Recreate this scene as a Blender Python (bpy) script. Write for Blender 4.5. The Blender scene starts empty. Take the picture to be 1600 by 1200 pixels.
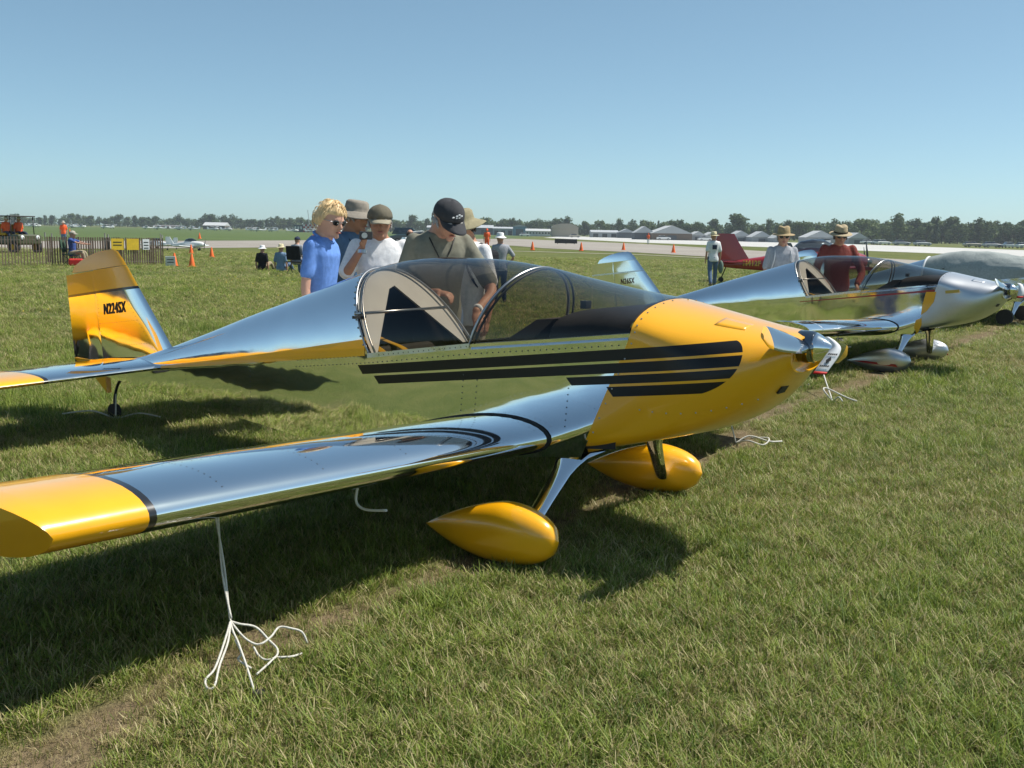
import bpy, bmesh, math, random
import numpy as np
from mathutils import Vector, Matrix, Euler, noise

sc = bpy.context.scene
COL = sc.collection

# ------------------------------------------------------------------ camera
RIGHT = Vector((0.99982892, 0.00277432, 0.01828759))
UP = Vector((-0.01849683, 0.14996302, 0.98851857))
FWD = Vector((0.0, 0.98868771, -0.14998868))
cd = bpy.data.cameras.new('camera'); cam = bpy.data.objects.new('camera', cd); COL.objects.link(cam)
cd.sensor_width = 36.0; cd.lens = 1560 / 1600 * 36; cd.clip_start = 0.05; cd.clip_end = 9000
m4 = Matrix.Identity(4)
for i in range(3):
    m4[i][0] = RIGHT[i]; m4[i][1] = UP[i]; m4[i][2] = -FWD[i]
m4.translation = (0, 0, 1.5)
cam.matrix_world = m4
sc.camera = cam

# ------------------------------------------------------------------ sky, sun, exposure
SUN_AZ = math.atan2(0.981, 0.193); SUN_EL = math.radians(56)
w = bpy.data.worlds.new('World'); sc.world = w; w.use_nodes = True
nt = w.node_tree; nt.nodes.clear()
sky = nt.nodes.new('ShaderNodeTexSky'); sky.sky_type = 'NISHITA'; sky.sun_disc = False
sky.sun_elevation = SUN_EL; sky.sun_rotation = SUN_AZ; sky.altitude = 700
sky.air_density = .6; sky.dust_density = 1.0; sky.ozone_density = 1.0
bg = nt.nodes.new('ShaderNodeBackground'); bg.inputs[1].default_value = 0.147
wo = nt.nodes.new('ShaderNodeOutputWorld')
gm = nt.nodes.new('ShaderNodeGamma'); gm.inputs[1].default_value = .75
tn = nt.nodes.new('ShaderNodeMix'); tn.data_type = 'RGBA'; tn.blend_type = 'MULTIPLY'; tn.inputs[0].default_value = 1.0; tn.inputs[7].default_value = (.82, 1.03, 1.0, 1)
nt.links.new(sky.outputs[0], gm.inputs[0]); nt.links.new(gm.outputs[0], tn.inputs[6]); nt.links.new(tn.outputs[2], bg.inputs[0]); nt.links.new(bg.outputs[0], wo.inputs[0])
ld = bpy.data.lights.new('sun', 'SUN'); ld.energy = 4.4; ld.angle = math.radians(0.53); ld.color = (1, 0.955, 0.88)
sun = bpy.data.objects.new('sun', ld); COL.objects.link(sun)
ce = math.cos(SUN_EL)
sun.rotation_euler = Vector((-math.sin(SUN_AZ) * ce, -math.cos(SUN_AZ) * ce, -math.sin(SUN_EL))).to_track_quat('-Z', 'Y').to_euler()
sun.location = (20, 4, 30)
sc.view_settings.view_transform = 'Standard'; sc.view_settings.look = 'None'
sc.view_settings.exposure = 0.5; sc.view_settings.gamma = 1.0; sc.view_settings.use_curve_mapping = False
sc.render.engine = 'CYCLES'
cy = sc.cycles
cy.max_bounces = 8; cy.diffuse_bounces = 4; cy.glossy_bounces = 5; cy.transmission_bounces = 4; cy.transparent_max_bounces = 12
cy.use_denoising = True; cy.caustics_reflective = True; cy.caustics_refractive = False
cy.sample_clamp_indirect = 6.0

# ------------------------------------------------------------------ helpers: properties
def tag(o, label=None, cat=None, group=None, kind=None):
    if label: o['label'] = label
    if cat: o['category'] = cat
    if group: o['group'] = group
    if kind: o['kind'] = kind
    return o

def empty(name, loc=(0, 0, 0), rz=0.0, label=None, cat=None, group=None):
    o = bpy.data.objects.new(name, None); COL.objects.link(o)
    o.location = loc; o.rotation_euler = (0, 0, rz); o.empty_display_size = 0.2
    return tag(o, label, cat, group)

def copy_tree(o, parent=None):
    c = o.copy(); COL.objects.link(c)
    if parent is not None:
        c.parent = parent
    for ch in list(o.children):
        if ch.parent == o:
            copy_tree(ch, c)
    return c

# ------------------------------------------------------------------ helpers: meshes
class MB:
    def __init__(self):
        self.v = []; self.f = []; self.m = []; self.mi = 0
    def add(self, vs, fs):
        b = len(self.v); self.v.extend([tuple(p) for p in vs])
        for f in fs:
            self.f.append(tuple(b + i for i in f)); self.m.append(self.mi)
    def box(self, c, s, rot=None):
        vs = []
        for x in (-.5, .5):
            for y in (-.5, .5):
                for z in (-.5, .5):
                    p = Vector((x * s[0], y * s[1], z * s[2]))
                    if rot is not None: p = rot @ p
                    vs.append(p + Vector(c))
        self.add(vs, [(0, 1, 3, 2), (4, 6, 7, 5), (0, 4, 5, 1), (2, 3, 7, 6), (0, 2, 6, 4), (1, 5, 7, 3)])
        return self
    def loft(self, rings, cap0=True, cap1=True, closed=True):
        n = len(rings[0]); vs = [p for r in rings for p in r]; fs = []
        for i in range(len(rings) - 1):
            for j in range(n if closed else n - 1):
                k = (j + 1) % n
                fs.append((i * n + j, i * n + k, (i + 1) * n + k, (i + 1) * n + j))
        if closed and cap0: fs.append(tuple(range(n - 1, -1, -1)))
        if closed and cap1: fs.append(tuple((len(rings) - 1) * n + j for j in range(n)))
        self.add(vs, fs); return self
    def tube(self, pts, rad, seg=8, cap=True, flat=1.0, upv=None):
        pts = [Vector(p) for p in pts]
        if not hasattr(rad, '__len__'): rad = [rad] * len(pts)
        rings = []; pu = Vector(upv) if upv else None
        for i, p in enumerate(pts):
            t = (pts[min(i + 1, len(pts) - 1)] - pts[max(i - 1, 0)])
            if t.length < 1e-9: t = Vector((0, 0, 1))
            t.normalize()
            if pu is None:
                pu = Vector((0, 0, 1)) if abs(t.z) < .9 else Vector((1, 0, 0))
            a = t.cross(pu)
            if a.length < 1e-6: a = t.cross(Vector((1, .3, .2)))
            a.normalize(); b = a.cross(t).normalized(); pu = b
            rings.append([p + (a * math.cos(q) + b * math.sin(q) * flat) * rad[i] for q in [2 * math.pi * k / seg for k in range(seg)]])
        self.loft(rings, cap, cap); return self
    def lathe(self, prof, axis='z', seg=20, c=(0, 0, 0)):
        rings = []
        for (h, r) in prof:
            ring = []
            for k in range(seg):
                q = 2 * math.pi * k / seg; x = r * math.cos(q); y = r * math.sin(q)
                p = {'z': (x, y, h), 'x': (h, x, y), 'y': (y, h, x)}[axis]
                ring.append((p[0] + c[0], p[1] + c[1], p[2] + c[2]))
            rings.append(ring)
        self.loft(rings); return self
    def ellipsoid(self, c, r, seg=14, rows=9, rot=None):
        rings = []
        for i in range(rows + 1):
            t = math.pi * i / rows; t = min(max(t, .02), math.pi - .02)
            ring = []
            for k in range(seg):
                q = 2 * math.pi * k / seg
                p = Vector((r[0] * math.sin(t) * math.cos(q), r[1] * math.sin(t) * math.sin(q), -r[2] * math.cos(t)))
                if rot is not None: p = rot @ p
                ring.append(p + Vector(c))
            rings.append(ring)
        self.loft(rings); return self
    def prism(self, poly, off):
        n = len(poly); o = Vector(off)
        vs = [Vector(p) for p in poly] + [Vector(p) + o for p in poly]
        self.add(vs, [tuple(range(n - 1, -1, -1)), tuple(range(n, 2 * n))] + [(i, (i + 1) % n, n + (i + 1) % n, n + i) for i in range(n)])
        return self
    def mesh(self, name, mats, smooth=False):
        me = bpy.data.meshes.new(name); me.from_pydata(self.v, [], self.f)
        mats = mats if isinstance(mats, (list, tuple)) else [mats]
        for m in mats: me.materials.append(m)
        me.polygons.foreach_set('material_index', self.m)
        bm = bmesh.new(); bm.from_mesh(me); bmesh.ops.recalc_face_normals(bm, faces=bm.faces); bm.to_mesh(me); bm.free()
        if smooth is not False:
            me.polygons.foreach_set('use_smooth', [True] * len(me.polygons))
            if smooth is not True: me.set_sharp_from_angle(angle=math.radians(smooth))
        me.update(); return me
    def build(self, name, mats, parent=None, smooth=False, loc=None, rot=None):
        o = bpy.data.objects.new(name, self.mesh(name, mats, smooth)); COL.objects.link(o)
        if parent is not None: o.parent = parent
        if loc is not None: o.location = loc
        if rot is not None: o.rotation_euler = rot
        return o

def mod_bevel(o, wdt, seg=2, ang=40):
    b = o.modifiers.new('bevel', 'BEVEL'); b.width = wdt; b.segments = seg; b.limit_method = 'ANGLE'; b.angle_limit = math.radians(ang)
    return o

def cr(pts, n):
    """Catmull-Rom through points, n samples per span"""
    P = [Vector(p) for p in pts]; out = []
    for i in range(len(P) - 1):
        p0 = P[max(i - 1, 0)]; p1 = P[i]; p2 = P[i + 1]; p3 = P[min(i + 2, len(P) - 1)]
        for k in range(n):
            t = k / n
            out.append(0.5 * ((2 * p1) + (p2 - p0) * t + (2 * p0 - 5 * p1 + 4 * p2 - p3) * t * t + (3 * p1 - p0 - 3 * p2 + p3) * t ** 3))
    out.append(P[-1]); return out

def interp(tab, x):
    """smooth (pchip-like) interpolation through a sorted table"""
    n = len(tab)
    if x <= tab[0][0]: return tab[0][1]
    if x >= tab[-1][0]: return tab[-1][1]
    for i in range(n - 1):
        if tab[i][0] <= x <= tab[i + 1][0]: break
    def sl(k):
        if k <= 0: return (tab[1][1] - tab[0][1]) / (tab[1][0] - tab[0][0])
        if k >= n - 1: return (tab[-1][1] - tab[-2][1]) / (tab[-1][0] - tab[-2][0])
        a = (tab[k][1] - tab[k - 1][1]) / (tab[k][0] - tab[k - 1][0]); b = (tab[k + 1][1] - tab[k][1]) / (tab[k + 1][0] - tab[k][0])
        return 0 if a * b < 0 else (a + b) / 2
    h = tab[i + 1][0] - tab[i][0]; t = (x - tab[i][0]) / h
    return ((2 * t ** 3 - 3 * t * t + 1) * tab[i][1] + (t ** 3 - 2 * t * t + t) * h * sl(i) + (-2 * t ** 3 + 3 * t * t) * tab[i + 1][1] + (t ** 3 - t * t) * h * sl(i + 1))

def sstep(a, b, x):
    t = min(1, max(0, (x - a) / (b - a))); return t * t * (3 - 2 * t)

# ------------------------------------------------------------------ helpers: node materials
class NG:
    def __init__(self, name):
        self.mat = bpy.data.materials.new(name); self.mat.use_nodes = True
        self.t = self.mat.node_tree; self.t.nodes.clear()
        self.out = self.t.nodes.new('ShaderNodeOutputMaterial')
    def put(self, sock, v):
        if isinstance(v, bpy.types.NodeSocket): self.t.links.new(v, sock)
        elif v is not None:
            if hasattr(sock.default_value, '__len__') and hasattr(v, '__len__') and len(sock.default_value) == 4 and len(v) == 3: v = (*v, 1)
            sock.default_value = v
    def m(self, op, a, b=None, c=None, clamp=False):
        n = self.t.nodes.new('ShaderNodeMath'); n.operation = op; n.use_clamp = clamp
        for i, v in enumerate((a, b, c)):
            if v is not None: self.put(n.inputs[i], v)
        return n.outputs[0]
    def co(self, kind='Object'):
        n = self.t.nodes.new('ShaderNodeTexCoord'); return n.outputs[kind]
    def pos(self):
        return self.t.nodes.new('ShaderNodeNewGeometry').outputs['Position']
    def rnd(self):
        return self.t.nodes.new('ShaderNodeObjectInfo').outputs['Random']
    def xyz(self, v):
        n = self.t.nodes.new('ShaderNodeSeparateXYZ'); self.put(n.inputs[0], v); return n.outputs
    def scale(self, v, s):
        n = self.t.nodes.new('ShaderNodeVectorMath'); n.operation = 'MULTIPLY'; self.put(n.inputs[0], v); n.inputs[1].default_value = s; return n.outputs[0]
    def noise(self, v, s, det=3, rough=.55, dist=0):
        n = self.t.nodes.new('ShaderNodeTexNoise'); self.put(n.inputs['Vector'], v)
        n.inputs['Scale'].default_value = s; n.inputs['Detail'].default_value = det; n.inputs['Roughness'].default_value = rough; n.inputs['Distortion'].default_value = dist
        return n.outputs['Fac']
    def ramp(self, f, stops, interp='LINEAR'):
        n = self.t.nodes.new('ShaderNodeValToRGB'); self.put(n.inputs[0], f); e = n.color_ramp.elements; n.color_ramp.interpolation = interp
        while len(e) < len(stops): e.new(0.5)
        for i, (p, c) in enumerate(stops):
            e[i].position = p; e[i].color = (*c, 1) if len(c) == 3 else c
        return n.outputs[0]
    def mix(self, f, a, b, blend='MIX'):
        n = self.t.nodes.new('ShaderNodeMix'); n.data_type = 'RGBA'; n.blend_type = blend
        self.put(n.inputs[0], f); self.put(n.inputs[6], a); self.put(n.inputs[7], b); return n.outputs[2]
    def bump(self, h, strength=.3, dist=.01):
        n = self.t.nodes.new('ShaderNodeBump'); self.put(n.inputs['Height'], h); n.inputs['Strength'].default_value = strength; n.inputs['Distance'].default_value = dist
        return n.outputs[0]
    def bsdf(self, col=(.5, .5, .5), rough=.5, metal=0.0, normal=None, coat=0.0, spec=None, coat_rough=.03, alpha=None, trans=None, sheen=None):
        n = self.t.nodes.new('ShaderNodeBsdfPrincipled')
        self.put(n.inputs['Base Color'], col); self.put(n.inputs['Roughness'], rough); self.put(n.inputs['Metallic'], metal)
        if normal is not None: self.put(n.inputs['Normal'], normal)
        n.inputs['Coat Weight'].default_value = coat; n.inputs['Coat Roughness'].default_value = coat_rough
        if spec is not None: n.inputs['Specular IOR Level'].default_value = spec
        if sheen is not None: n.inputs['Sheen Weight'].default_value = sheen
        return n.outputs[0]
    def mixs(self, f, a, b):
        n = self.t.nodes.new('ShaderNodeMixShader'); self.put(n.inputs[0], f); self.t.links.new(a, n.inputs[1]); self.t.links.new(b, n.inputs[2]); return n.outputs[0]
    def done(self, s):
        self.t.links.new(s, self.out.inputs[0]); return self.mat

def simple(name, col, rough=.6, metal=0.0, var=.12, vs=8.0, coat=0.0, bump=0.0, bs=60.0, spec=None, space='Object'):
    g = NG(name); co = g.co(space)
    n = g.noise(co, vs, 4)
    k = g.ramp(n, [(.25, tuple(x * (1 - var) for x in col)), (.75, tuple(min(1, x * (1 + var)) for x in col))])
    nm = g.bump(g.noise(co, bs, 3), bump, .01) if bump else None
    return g.done(g.bsdf(k, rough, metal, nm, coat, spec))

def fabric(name, col, wr=18.0, strength=.5):
    g = NG(name); co = g.co()
    f = g.noise(g.scale(co, (1, 1, .45)), wr * .6, 2, .4, .8)
    k = g.ramp(g.noise(co, 30, 3), [(.3, tuple(x * .88 for x in col)), (.7, tuple(min(1, x * 1.1) for x in col))])
    return g.done(g.bsdf(k, .85, 0, g.bump(f, strength, .018), spec=.2))

M = {}
def polished(name, tint=(.91, .92, .93), rough=.035, wav=.035):
    g = NG(name); co = g.co()
    h = g.noise(co, 1.6, 2, .4)
    sm = g.noise(co, 14, 4, .6)
    r = g.ramp(sm, [(.35, (rough,) * 3), (.8, (rough * 2.4,) * 3)])
    return g.done(g.bsdf(tint, r, 1.0, g.bump(h, wav, .25)))
M['metal'] = polished('polished_aluminium')
M['metal_curve'] = polished('polished_aluminium_sheet', (.86, .88, .90), .06, .05)
M['metal_dull'] = polished('brushed_aluminium', (.72, .73, .74), .22, .03)
M['chrome_dark'] = polished('dark_chrome', (.22, .23, .25), .05, .0)
M['alu_paint'] = simple('grey_zinc_primer', (.60, .58, .53), .55, 0.0, .08, 6)
M['silver_paint'] = simple('silver_paint', (.58, .59, .61), .36, .9, .05, 5, coat=.25)

def gloss(name, col, var=.04, rough=.28, coat=.8):
    g = NG(name); co = g.co()
    k = g.ramp(g.noise(co, 3, 3), [(.3, tuple(x * (1 - var) for x in col)), (.7, tuple(min(1, x * (1 + var)) for x in col))])
    return g.done(g.bsdf(k, rough, 0, g.bump(g.noise(co, 7, 2), .02, .1), coat, coat_rough=.04))
YEL = (.90, .415, .006)
M['yellow'] = gloss('yellow_gloss_paint', YEL)
M['black'] = gloss('black_gloss_paint', (.012, .011, .012))
M['red'] = gloss('red_gloss_paint', (.30, .010, .016))
M['white'] = gloss('white_gloss_paint', (.78, .78, .76))
M['gold'] = simple('gold_vinyl', (.55, .36, .06), .4)
M['rubber'] = simple('black_rubber', (.02, .02, .02), .8, 0, .2, 20, bump=.2)
M['cockpit'] = simple('dark_cockpit_lining', (.025, .022, .02), .8, 0, .3, 12, bump=.1)
M['brown_vinyl'] = simple('brown_seat_vinyl', (.075, .05, .04), .6, 0, .15, 12, bump=.1)
M['strap_yellow'] = simple('yellow_harness_webbing', (.55, .30, .01), .8)
M['steel'] = simple('steel_tube', (.45, .45, .45), .3, 1.0, .05)
M['dark_steel'] = simple('dark_steel', (.06, .06, .06), .45, .6, .1)
M['rope'] = simple('white_rope', (.58, .56, .50), .9, 0, .15, 60, bump=.4, bs=200)
M['red_ribbon'] = simple('red_ribbon', (.55, .02, .015), .7)
M['white_ribbon'] = simple('white_ribbon', (.72, .73, .74), .8, 0, .05)
M['print_black'] = simple('black_print', (.015, .015, .015), .6)
M['orange'] = simple('orange_plastic', (.80, .14, .015), .55, 0, .08)

def tinted(name, tint, base=.022):
    g = NG(name)
    fr = g.t.nodes.new('ShaderNodeLayerWeight'); fr.inputs['Blend'].default_value = .5
    f5 = g.m('POWER', fr.outputs['Facing'], 3.2)
    fac = g.m('ADD', g.m('MULTIPLY', f5, .65), base, clamp=True)
    tr = g.t.nodes.new('ShaderNodeBsdfTransparent'); tr.inputs[0].default_value = (*tint, 1)
    gl = g.t.nodes.new('ShaderNodeBsdfGlossy'); gl.inputs['Color'].default_value = (.9, .92, .95, 1); gl.inputs['Roughness'].default_value = .02
    return g.done(g.mixs(fac, tr.outputs[0], gl.outputs[0]))
M['canopy'] = tinted('smoked_perspex', (.60, .57, .52))
M['glass'] = tinted('window_glass', (.25, .28, .30), .10)
# ------------------------------------------------------------------ the homebuilt two-seaters (x forward, y to port, z up, origin under the main axle)
M['prop_metal'] = polished('polished_propeller', (.42, .44, .47), .07, .0)
M['rivet'] = simple('dark_rivet', (.10, .11, .12), .4, .7, .2)
ZT = [(-4.55, .42), (-4.2, .49), (-3.863, .565), (-3.17, .769), (-2.684, .925), (-2.18, 1.079), (-1.804, 1.196), (-1.56, 1.271), (-1.303, 1.329), (-1.059, 1.354), (-.737, 1.357), (-.332, 1.322), (-.152, 1.289), (.225, 1.228), (.41, 1.204)]
ZS = [(-4.55, .372), (-3.6, .50), (-1.216, .827), (-.495, .94), (-.008, 1.003), (.43, 1.062)]
ZB = [(-4.55, .345), (-1.35, .245), (-.4, .372), (.0, .432), (.45, .49)]
def lin(tab, x):
    if x <= tab[0][0]: return tab[0][1]
    for i in range(len(tab) - 1):
        if x <= tab[i + 1][0]:
            a, b = tab[i], tab[i + 1]; return a[1] + (b[1] - a[1]) * (x - a[0]) / (b[0] - a[0])
    return tab[-1][1]
def hw(s): return .43 if s > -1.15 else .43 + (s + 1.15) * (.39 / 3.4)
def zt(s): return interp(ZT, s)
def zs(s): return lin(ZS, s)
def zb(s): return lin(ZB, s)
def seam(z): return .426 - max(0, 1.05 - z) * .432
X_HOOP_A = lambda t: -1.22 - .33 * math.sin(t)
X_HOOP_F = lambda t: -.495 + .145 * math.sin(t)
X_SEAM = lambda t: .428 - .018 * math.sin(t)
def arch(s, t, k=1.0):
    """point on the upper body: t = 0 starboard sill, pi port sill; k scales towards the inside"""
    return (s, -hw(s) * math.cos(t) * k, zs(s) + max(.02, (zt(s) - zs(s))) * math.sin(t) * k)

def arch_sheet(xa, xb, ns, nt, k=1.0, thick=0.0):
    mb = MB(); rows = []
    for i in range(ns + 1):
        q = i / ns
        rows.append([arch(xa(t) + (xb(t) - xa(t)) * q, t, k) for t in [math.pi * j / nt for j in range(nt + 1)]])
    mb.loft(rows, False, False, closed=False); return mb

def stripe_mask(g):
    x, y, z = g.xyz(g.co())[0:3]
    u = g.m('ADD', g.m('MULTIPLY', x, .9906), g.m('MULTIPLY', z, .1366))
    v = g.m('SUBTRACT', g.m('MULTIPLY', z, .9906), g.m('MULTIPLY', x, .1366))
    dl = g.m('DIVIDE', g.m('MAXIMUM', g.m('SUBTRACT', .865, v), 0.0), .165)
    du = g.m('DIVIDE', g.m('MAXIMUM', g.m('SUBTRACT', v, .865), 0.0), .065)
    def sag(d, A):
        return g.m('MULTIPLY', g.m('SUBTRACT', 1.0, g.m('SQRT', g.m('MAXIMUM', g.m('SUBTRACT', 1.0, g.m('MULTIPLY', d, d)), 0.0))), A)
    end = g.m('SUBTRACT', g.m('SUBTRACT', 1.0475, sag(dl, .26)), sag(du, .06))
    inside = g.m('LESS_THAN', u, end)
    tot = None
    for v0, v1, ut in ((.8755, .9265, -1.20), (.818, .864, -1.069), (.769, .808, .199), (.7105, .757, .416)):
        k = g.m('MULTIPLY', g.m('GREATER_THAN', v, v0), g.m('LESS_THAN', v, v1))
        st = g.m('ADD', g.m('MULTIPLY', g.m('SUBTRACT', v1, v), .7), ut)
        k = g.m('MULTIPLY', k, g.m('GREATER_THAN', u, st))
        tot = k if tot is None else g.m('ADD', tot, k)
    return g.m('MULTIPLY', tot, inside)

def make_striped(name, base):
    g = NG(name); co = g.co(); mk = stripe_mask(g)
    blk = g.bsdf((.010, .009, .009), .28, 0, None, 0.0, spec=.35)
    if base == 'metal':
        h = g.noise(co, 2.2, 2, .4)
        b = g.bsdf((.88, .89, .90), .03, 1.0, g.bump(h, .03, .2))
    else:
        b = g.bsdf(YEL, .28, 0, g.bump(g.noise(co, 6, 2), .02, .1), .8, coat_rough=.04)
    return g.done(g.mixs(mk, b, blk))
M['side_striped'] = make_striped('polished_side_with_black_stripes', 'metal')
M['cowl_striped'] = make_striped('yellow_cowl_with_black_stripes', 'yellow')
M['side_plain'] = polished('polished_side_sheet', (.85, .86, .88), .04, .035)

def naca(c, n=22, cam_=.03, th=.15):
    """closed airfoil ring: list of (distance behind the leading edge, height above chord), from trailing edge over the top"""
    up = []; lo = []
    for i in range(n + 1):
        x = .5 * (1 - math.cos(math.pi * i / n))
        yt = 5 * th * (.2969 * math.sqrt(x) - .126 * x - .3516 * x * x + .2843 * x ** 3 - .1036 * x ** 4)
        yc = cam_ / .16 * (.8 * x - x * x) if x < .4 else cam_ / .36 * (.2 + .8 * x - x * x)
        up.append((x * c, (yc + yt) * c)); lo.append((x * c, (yc - yt) * c))
    return up[::-1] + lo[1:-1]

def text_mesh(txt, size, mat, parent, name, origin, xdir, ydir, depth=.001, bold=.0, squeeze=1.0):
    cu = bpy.data.curves.new('lettering', 'FONT'); cu.body = txt; cu.size = size; cu.align_x = 'CENTER'; cu.align_y = 'CENTER'
    cu.extrude = depth; cu.offset = bold; cu.space_character = 1.18
    ob = bpy.data.objects.new('lettering', cu); COL.objects.link(ob)
    dg = bpy.context.evaluated_depsgraph_get(); me = bpy.data.meshes.new_from_object(ob.evaluated_get(dg))
    bpy.data.objects.remove(ob); bpy.data.curves.remove(cu)
    X = Vector(xdir).normalized(); Y = Vector(ydir).normalized(); Z = X.cross(Y)
    mt = Matrix(((X.x * squeeze, Y.x, Z.x, origin[0]), (X.y * squeeze, Y.y, Z.y, origin[1]), (X.z * squeeze, Y.z, Z.z, origin[2]), (0, 0, 0, 1)))
    me.transform(mt); me.materials.clear(); me.materials.append(mat); me.name = name
    o = bpy.data.objects.new(name, me); COL.objects.link(o)
    if parent: o.parent = parent
    return o

def sonex(name, loc, rz, scale, L, label):
    root = empty(name, loc, rz, label, 'airplane'); root.scale = (scale,) * 3
    tipm, cowlm, sidem = L['tip'], L['cowl'], L['side']
    met, metc, blk = M['metal'], M['metal_curve'], L.get('bandm', M['black'])
    plain_cowl = M['yellow'] if cowlm is M['cowl_striped'] else cowlm
    # ---- flat side skins and belly
    for sgn in (-1, 1):
        mb = MB(); rows = []
        for i in range(37):
            q = i / 36; row = []
            for j in range(11):
                r = j / 10
                s0 = -4.5 + (.43 + 4.5) * q
                z = zb(s0) + (zs(s0) - zb(s0)) * r
                s = -4.5 + (seam(z) + 4.5) * q
                z = zb(s) + (zs(s) - zb(s)) * r
                row.append((s, sgn * hw(s), z))
            rows.append(row)
        mb.loft(rows, False, False, closed=False)
        mb.build('side_skin', sidem, root, smooth=20)
    mb = MB(); rows = []
    for i in range(30):
        q = i / 29; s = -4.5 + (seam(zb(.2)) + 4.5) * q
        rows.append([(s, yy * hw(s), zb(s) + .001) for yy in (-1, -.5, 0, .5, 1)])
    mb.loft(rows, False, False, closed=False); mb.build('belly_skin', met, root, smooth=20)
    # ---- turtledeck
    arch_sheet(lambda t: -4.5, X_HOOP_A, 40, 40).build('turtledeck', metc, root, smooth=True)
    mb = MB(); mb.tube([arch(X_HOOP_A(t) + .004, t, 1.004) for t in [math.pi * j / 40 for j in range(41)]], .007, 6, flat=1)
    mb.build('rear_hoop', M['steel'], root, smooth=True)
    # ---- canopy and windscreen
    cover = L.get('cover')
    arch_sheet(X_HOOP_A, X_HOOP_F, 16, 40, .999).build('canopy', M['canopy'], root, smooth=True)
    arch_sheet(X_HOOP_F, X_SEAM, 14, 40, .999).build('windscreen', M['canopy'], root, smooth=True)
    for k, (fn, r, mm) in enumerate(((lambda t: X_HOOP_F(t) - .012, .009, M['steel']), (lambda t: X_HOOP_F(t) + .022, .006, M['dark_steel']), (lambda t: X_HOOP_A(t) + .05, .007, M['steel']))):
        mb = MB(); mb.tube([arch(fn(t), t, .985) for t in [math.pi * j / 36 for j in range(37)]], r, 6)
        mb.build('canopy_hoop', mm, root, smooth=True)
    for sgn in (-1, 1):
        mb = MB(); rows = []
        for i in range(21):
            s = -.49 + (.415 + .49) * i / 20
            rows.append([(s, sgn * (.43 + .004), zs(s) - .028), (s, sgn * (.43 - .006), zs(s) + .001), (s, sgn * (.43 - .016), zs(s) + .003)])
        mb.loft(rows, False, False, closed=False); mb.build('canopy_rail', M['metal_dull'], root, smooth=True)
        mb = MB(); rows = []
        for i in range(21):
            s = -1.22 + .72 * i / 20
            rows.append([(s, sgn * (.43 + .003), zs(s) - .022), (s, sgn * (.43 + .003), zs(s) + .004), (s, sgn * (.43 - .022), zs(s) + .004)])
        mb.loft(rows, False, False, closed=False); mb.build('sill_strip', M['metal_dull'], root, smooth=20)
    # ---- rear bulkhead: an arch plate with a pointed opening
    mb = MB(); o_, i_ = [], []
    def bk(y, h): return (-1.20 - .70 * h, -y, .832 + h)
    n = 40
    for j in range(n + 1):
        t = math.pi * j / n
        o_.append(bk(.418 * math.cos(t), .44 * math.sin(t)))
        q = j / n
        if q < .5: a = q / .5; i_.append(bk(.37 * (1 - a) + .02 * a, .0 + .345 * a))
        else: a = (q - .5) / .5; i_.append(bk(-.02 * (1 - a) - .37 * a, .345 * (1 - a)))
    vs = o_ + i_; b2 = [(p[0] - .02, p[1], p[2]) for p in i_]
    mb.add(vs, [(j, j + 1, n + 2 + j, n + 1 + j) for j in range(n)])
    mb.add(i_ + b2, [(j, j + 1, n + 2 + j, n + 1 + j) for j in range(n)])
    mb.build('rear_bulkhead', M['alu_paint'], root)
    mb = MB(); mb.tube([bk(.40, .205), bk(-.40, .205)], .009, 8); mb.build('cross_tube', M['steel'], root, smooth=True)
    mb = MB(); mb.box((bk(.385, .20)[0] + .012, bk(.385, .2)[1], bk(.385, .2)[2] - .012), (.02, .09, .016)); mb.build('tube_bracket', M['dark_steel'], root)
    # ---- cockpit lining, seat, harness, glareshield
    mb = MB()
    for sgn in (-1, 1):
        rows = [[(s, sgn * (hw(s) - .015), zb(s) + .04), (s, sgn * (hw(s) - .015), zs(s) - .004)] for s in [-2.0 + 2.36 * i / 12 for i in range(13)]]
        mb.loft(rows, False, False, closed=False)
    rows = [[(s, -hw(s) + .02, zb(s) + .05), (s, hw(s) - .02, zb(s) + .05)] for s in [-2.0 + 2.2 * i / 8 for i in range(9)]]
    mb.loft(rows, False, False, closed=False)
    mb.add([(-1.98, -.30, .3), (-1.98, .30, .3), (-1.98, .28, .80), (-1.98, .16, .98), (-1.98, -.16, .98), (-1.98, -.28, .80)], [(0, 1, 2, 3, 4, 5)])
    mb.build('cockpit_lining', M['cockpit'], root)
    mb = MB(); mb.box((-.95, 0, .56), (.5, .74, .09)); mod_bevel(mb.build('seat', M['cockpit'], root), .03, 3)
    mb = MB(); mb.box((-1.29, 0, .70), (.06, .70, .30), Matrix.Rotation(-.42, 3, 'Y')); mod_bevel(mb.build('seat_back', M['cockpit'], root), .025, 3)
    for yy in (-.30, -.12):
        mb = MB(); mb.tube(cr([(-1.62, yy * .5, .90), (-1.40, yy * .8, .86), (-1.24, yy, .83), (-1.12, yy * 1.1, .76)], 5), .026, 6, flat=.15, upv=(0, 0, 1)); mb.build('harness_strap', M['strap_yellow'], root, smooth=True)
    mb = MB(); rows = []
    for i in range(13):
        s = -.03 + .435 * i / 12; hh = .10 * min(1, (zt(s) - zs(s)) / .2)
        row = [(s, -.412, zs(s) - .01), (s, -.392, zs(s) + hh * .55), (s, -.33, zs(s) + hh * .95)]
        row += [(s, yy, zs(s) + hh * (1 + .25 * (1 - (yy / .33) ** 2))) for yy in (-.2, -.07, .07, .2)]
        row += [(p[0], -p[1], p[2]) for p in (row[2], row[1], row[0])]
        rows.append(row)
    mb.loft(rows, False, False, closed=False); mb.build('glareshield', M['cockpit'], root, smooth=True)
    mb = MB()
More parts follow.
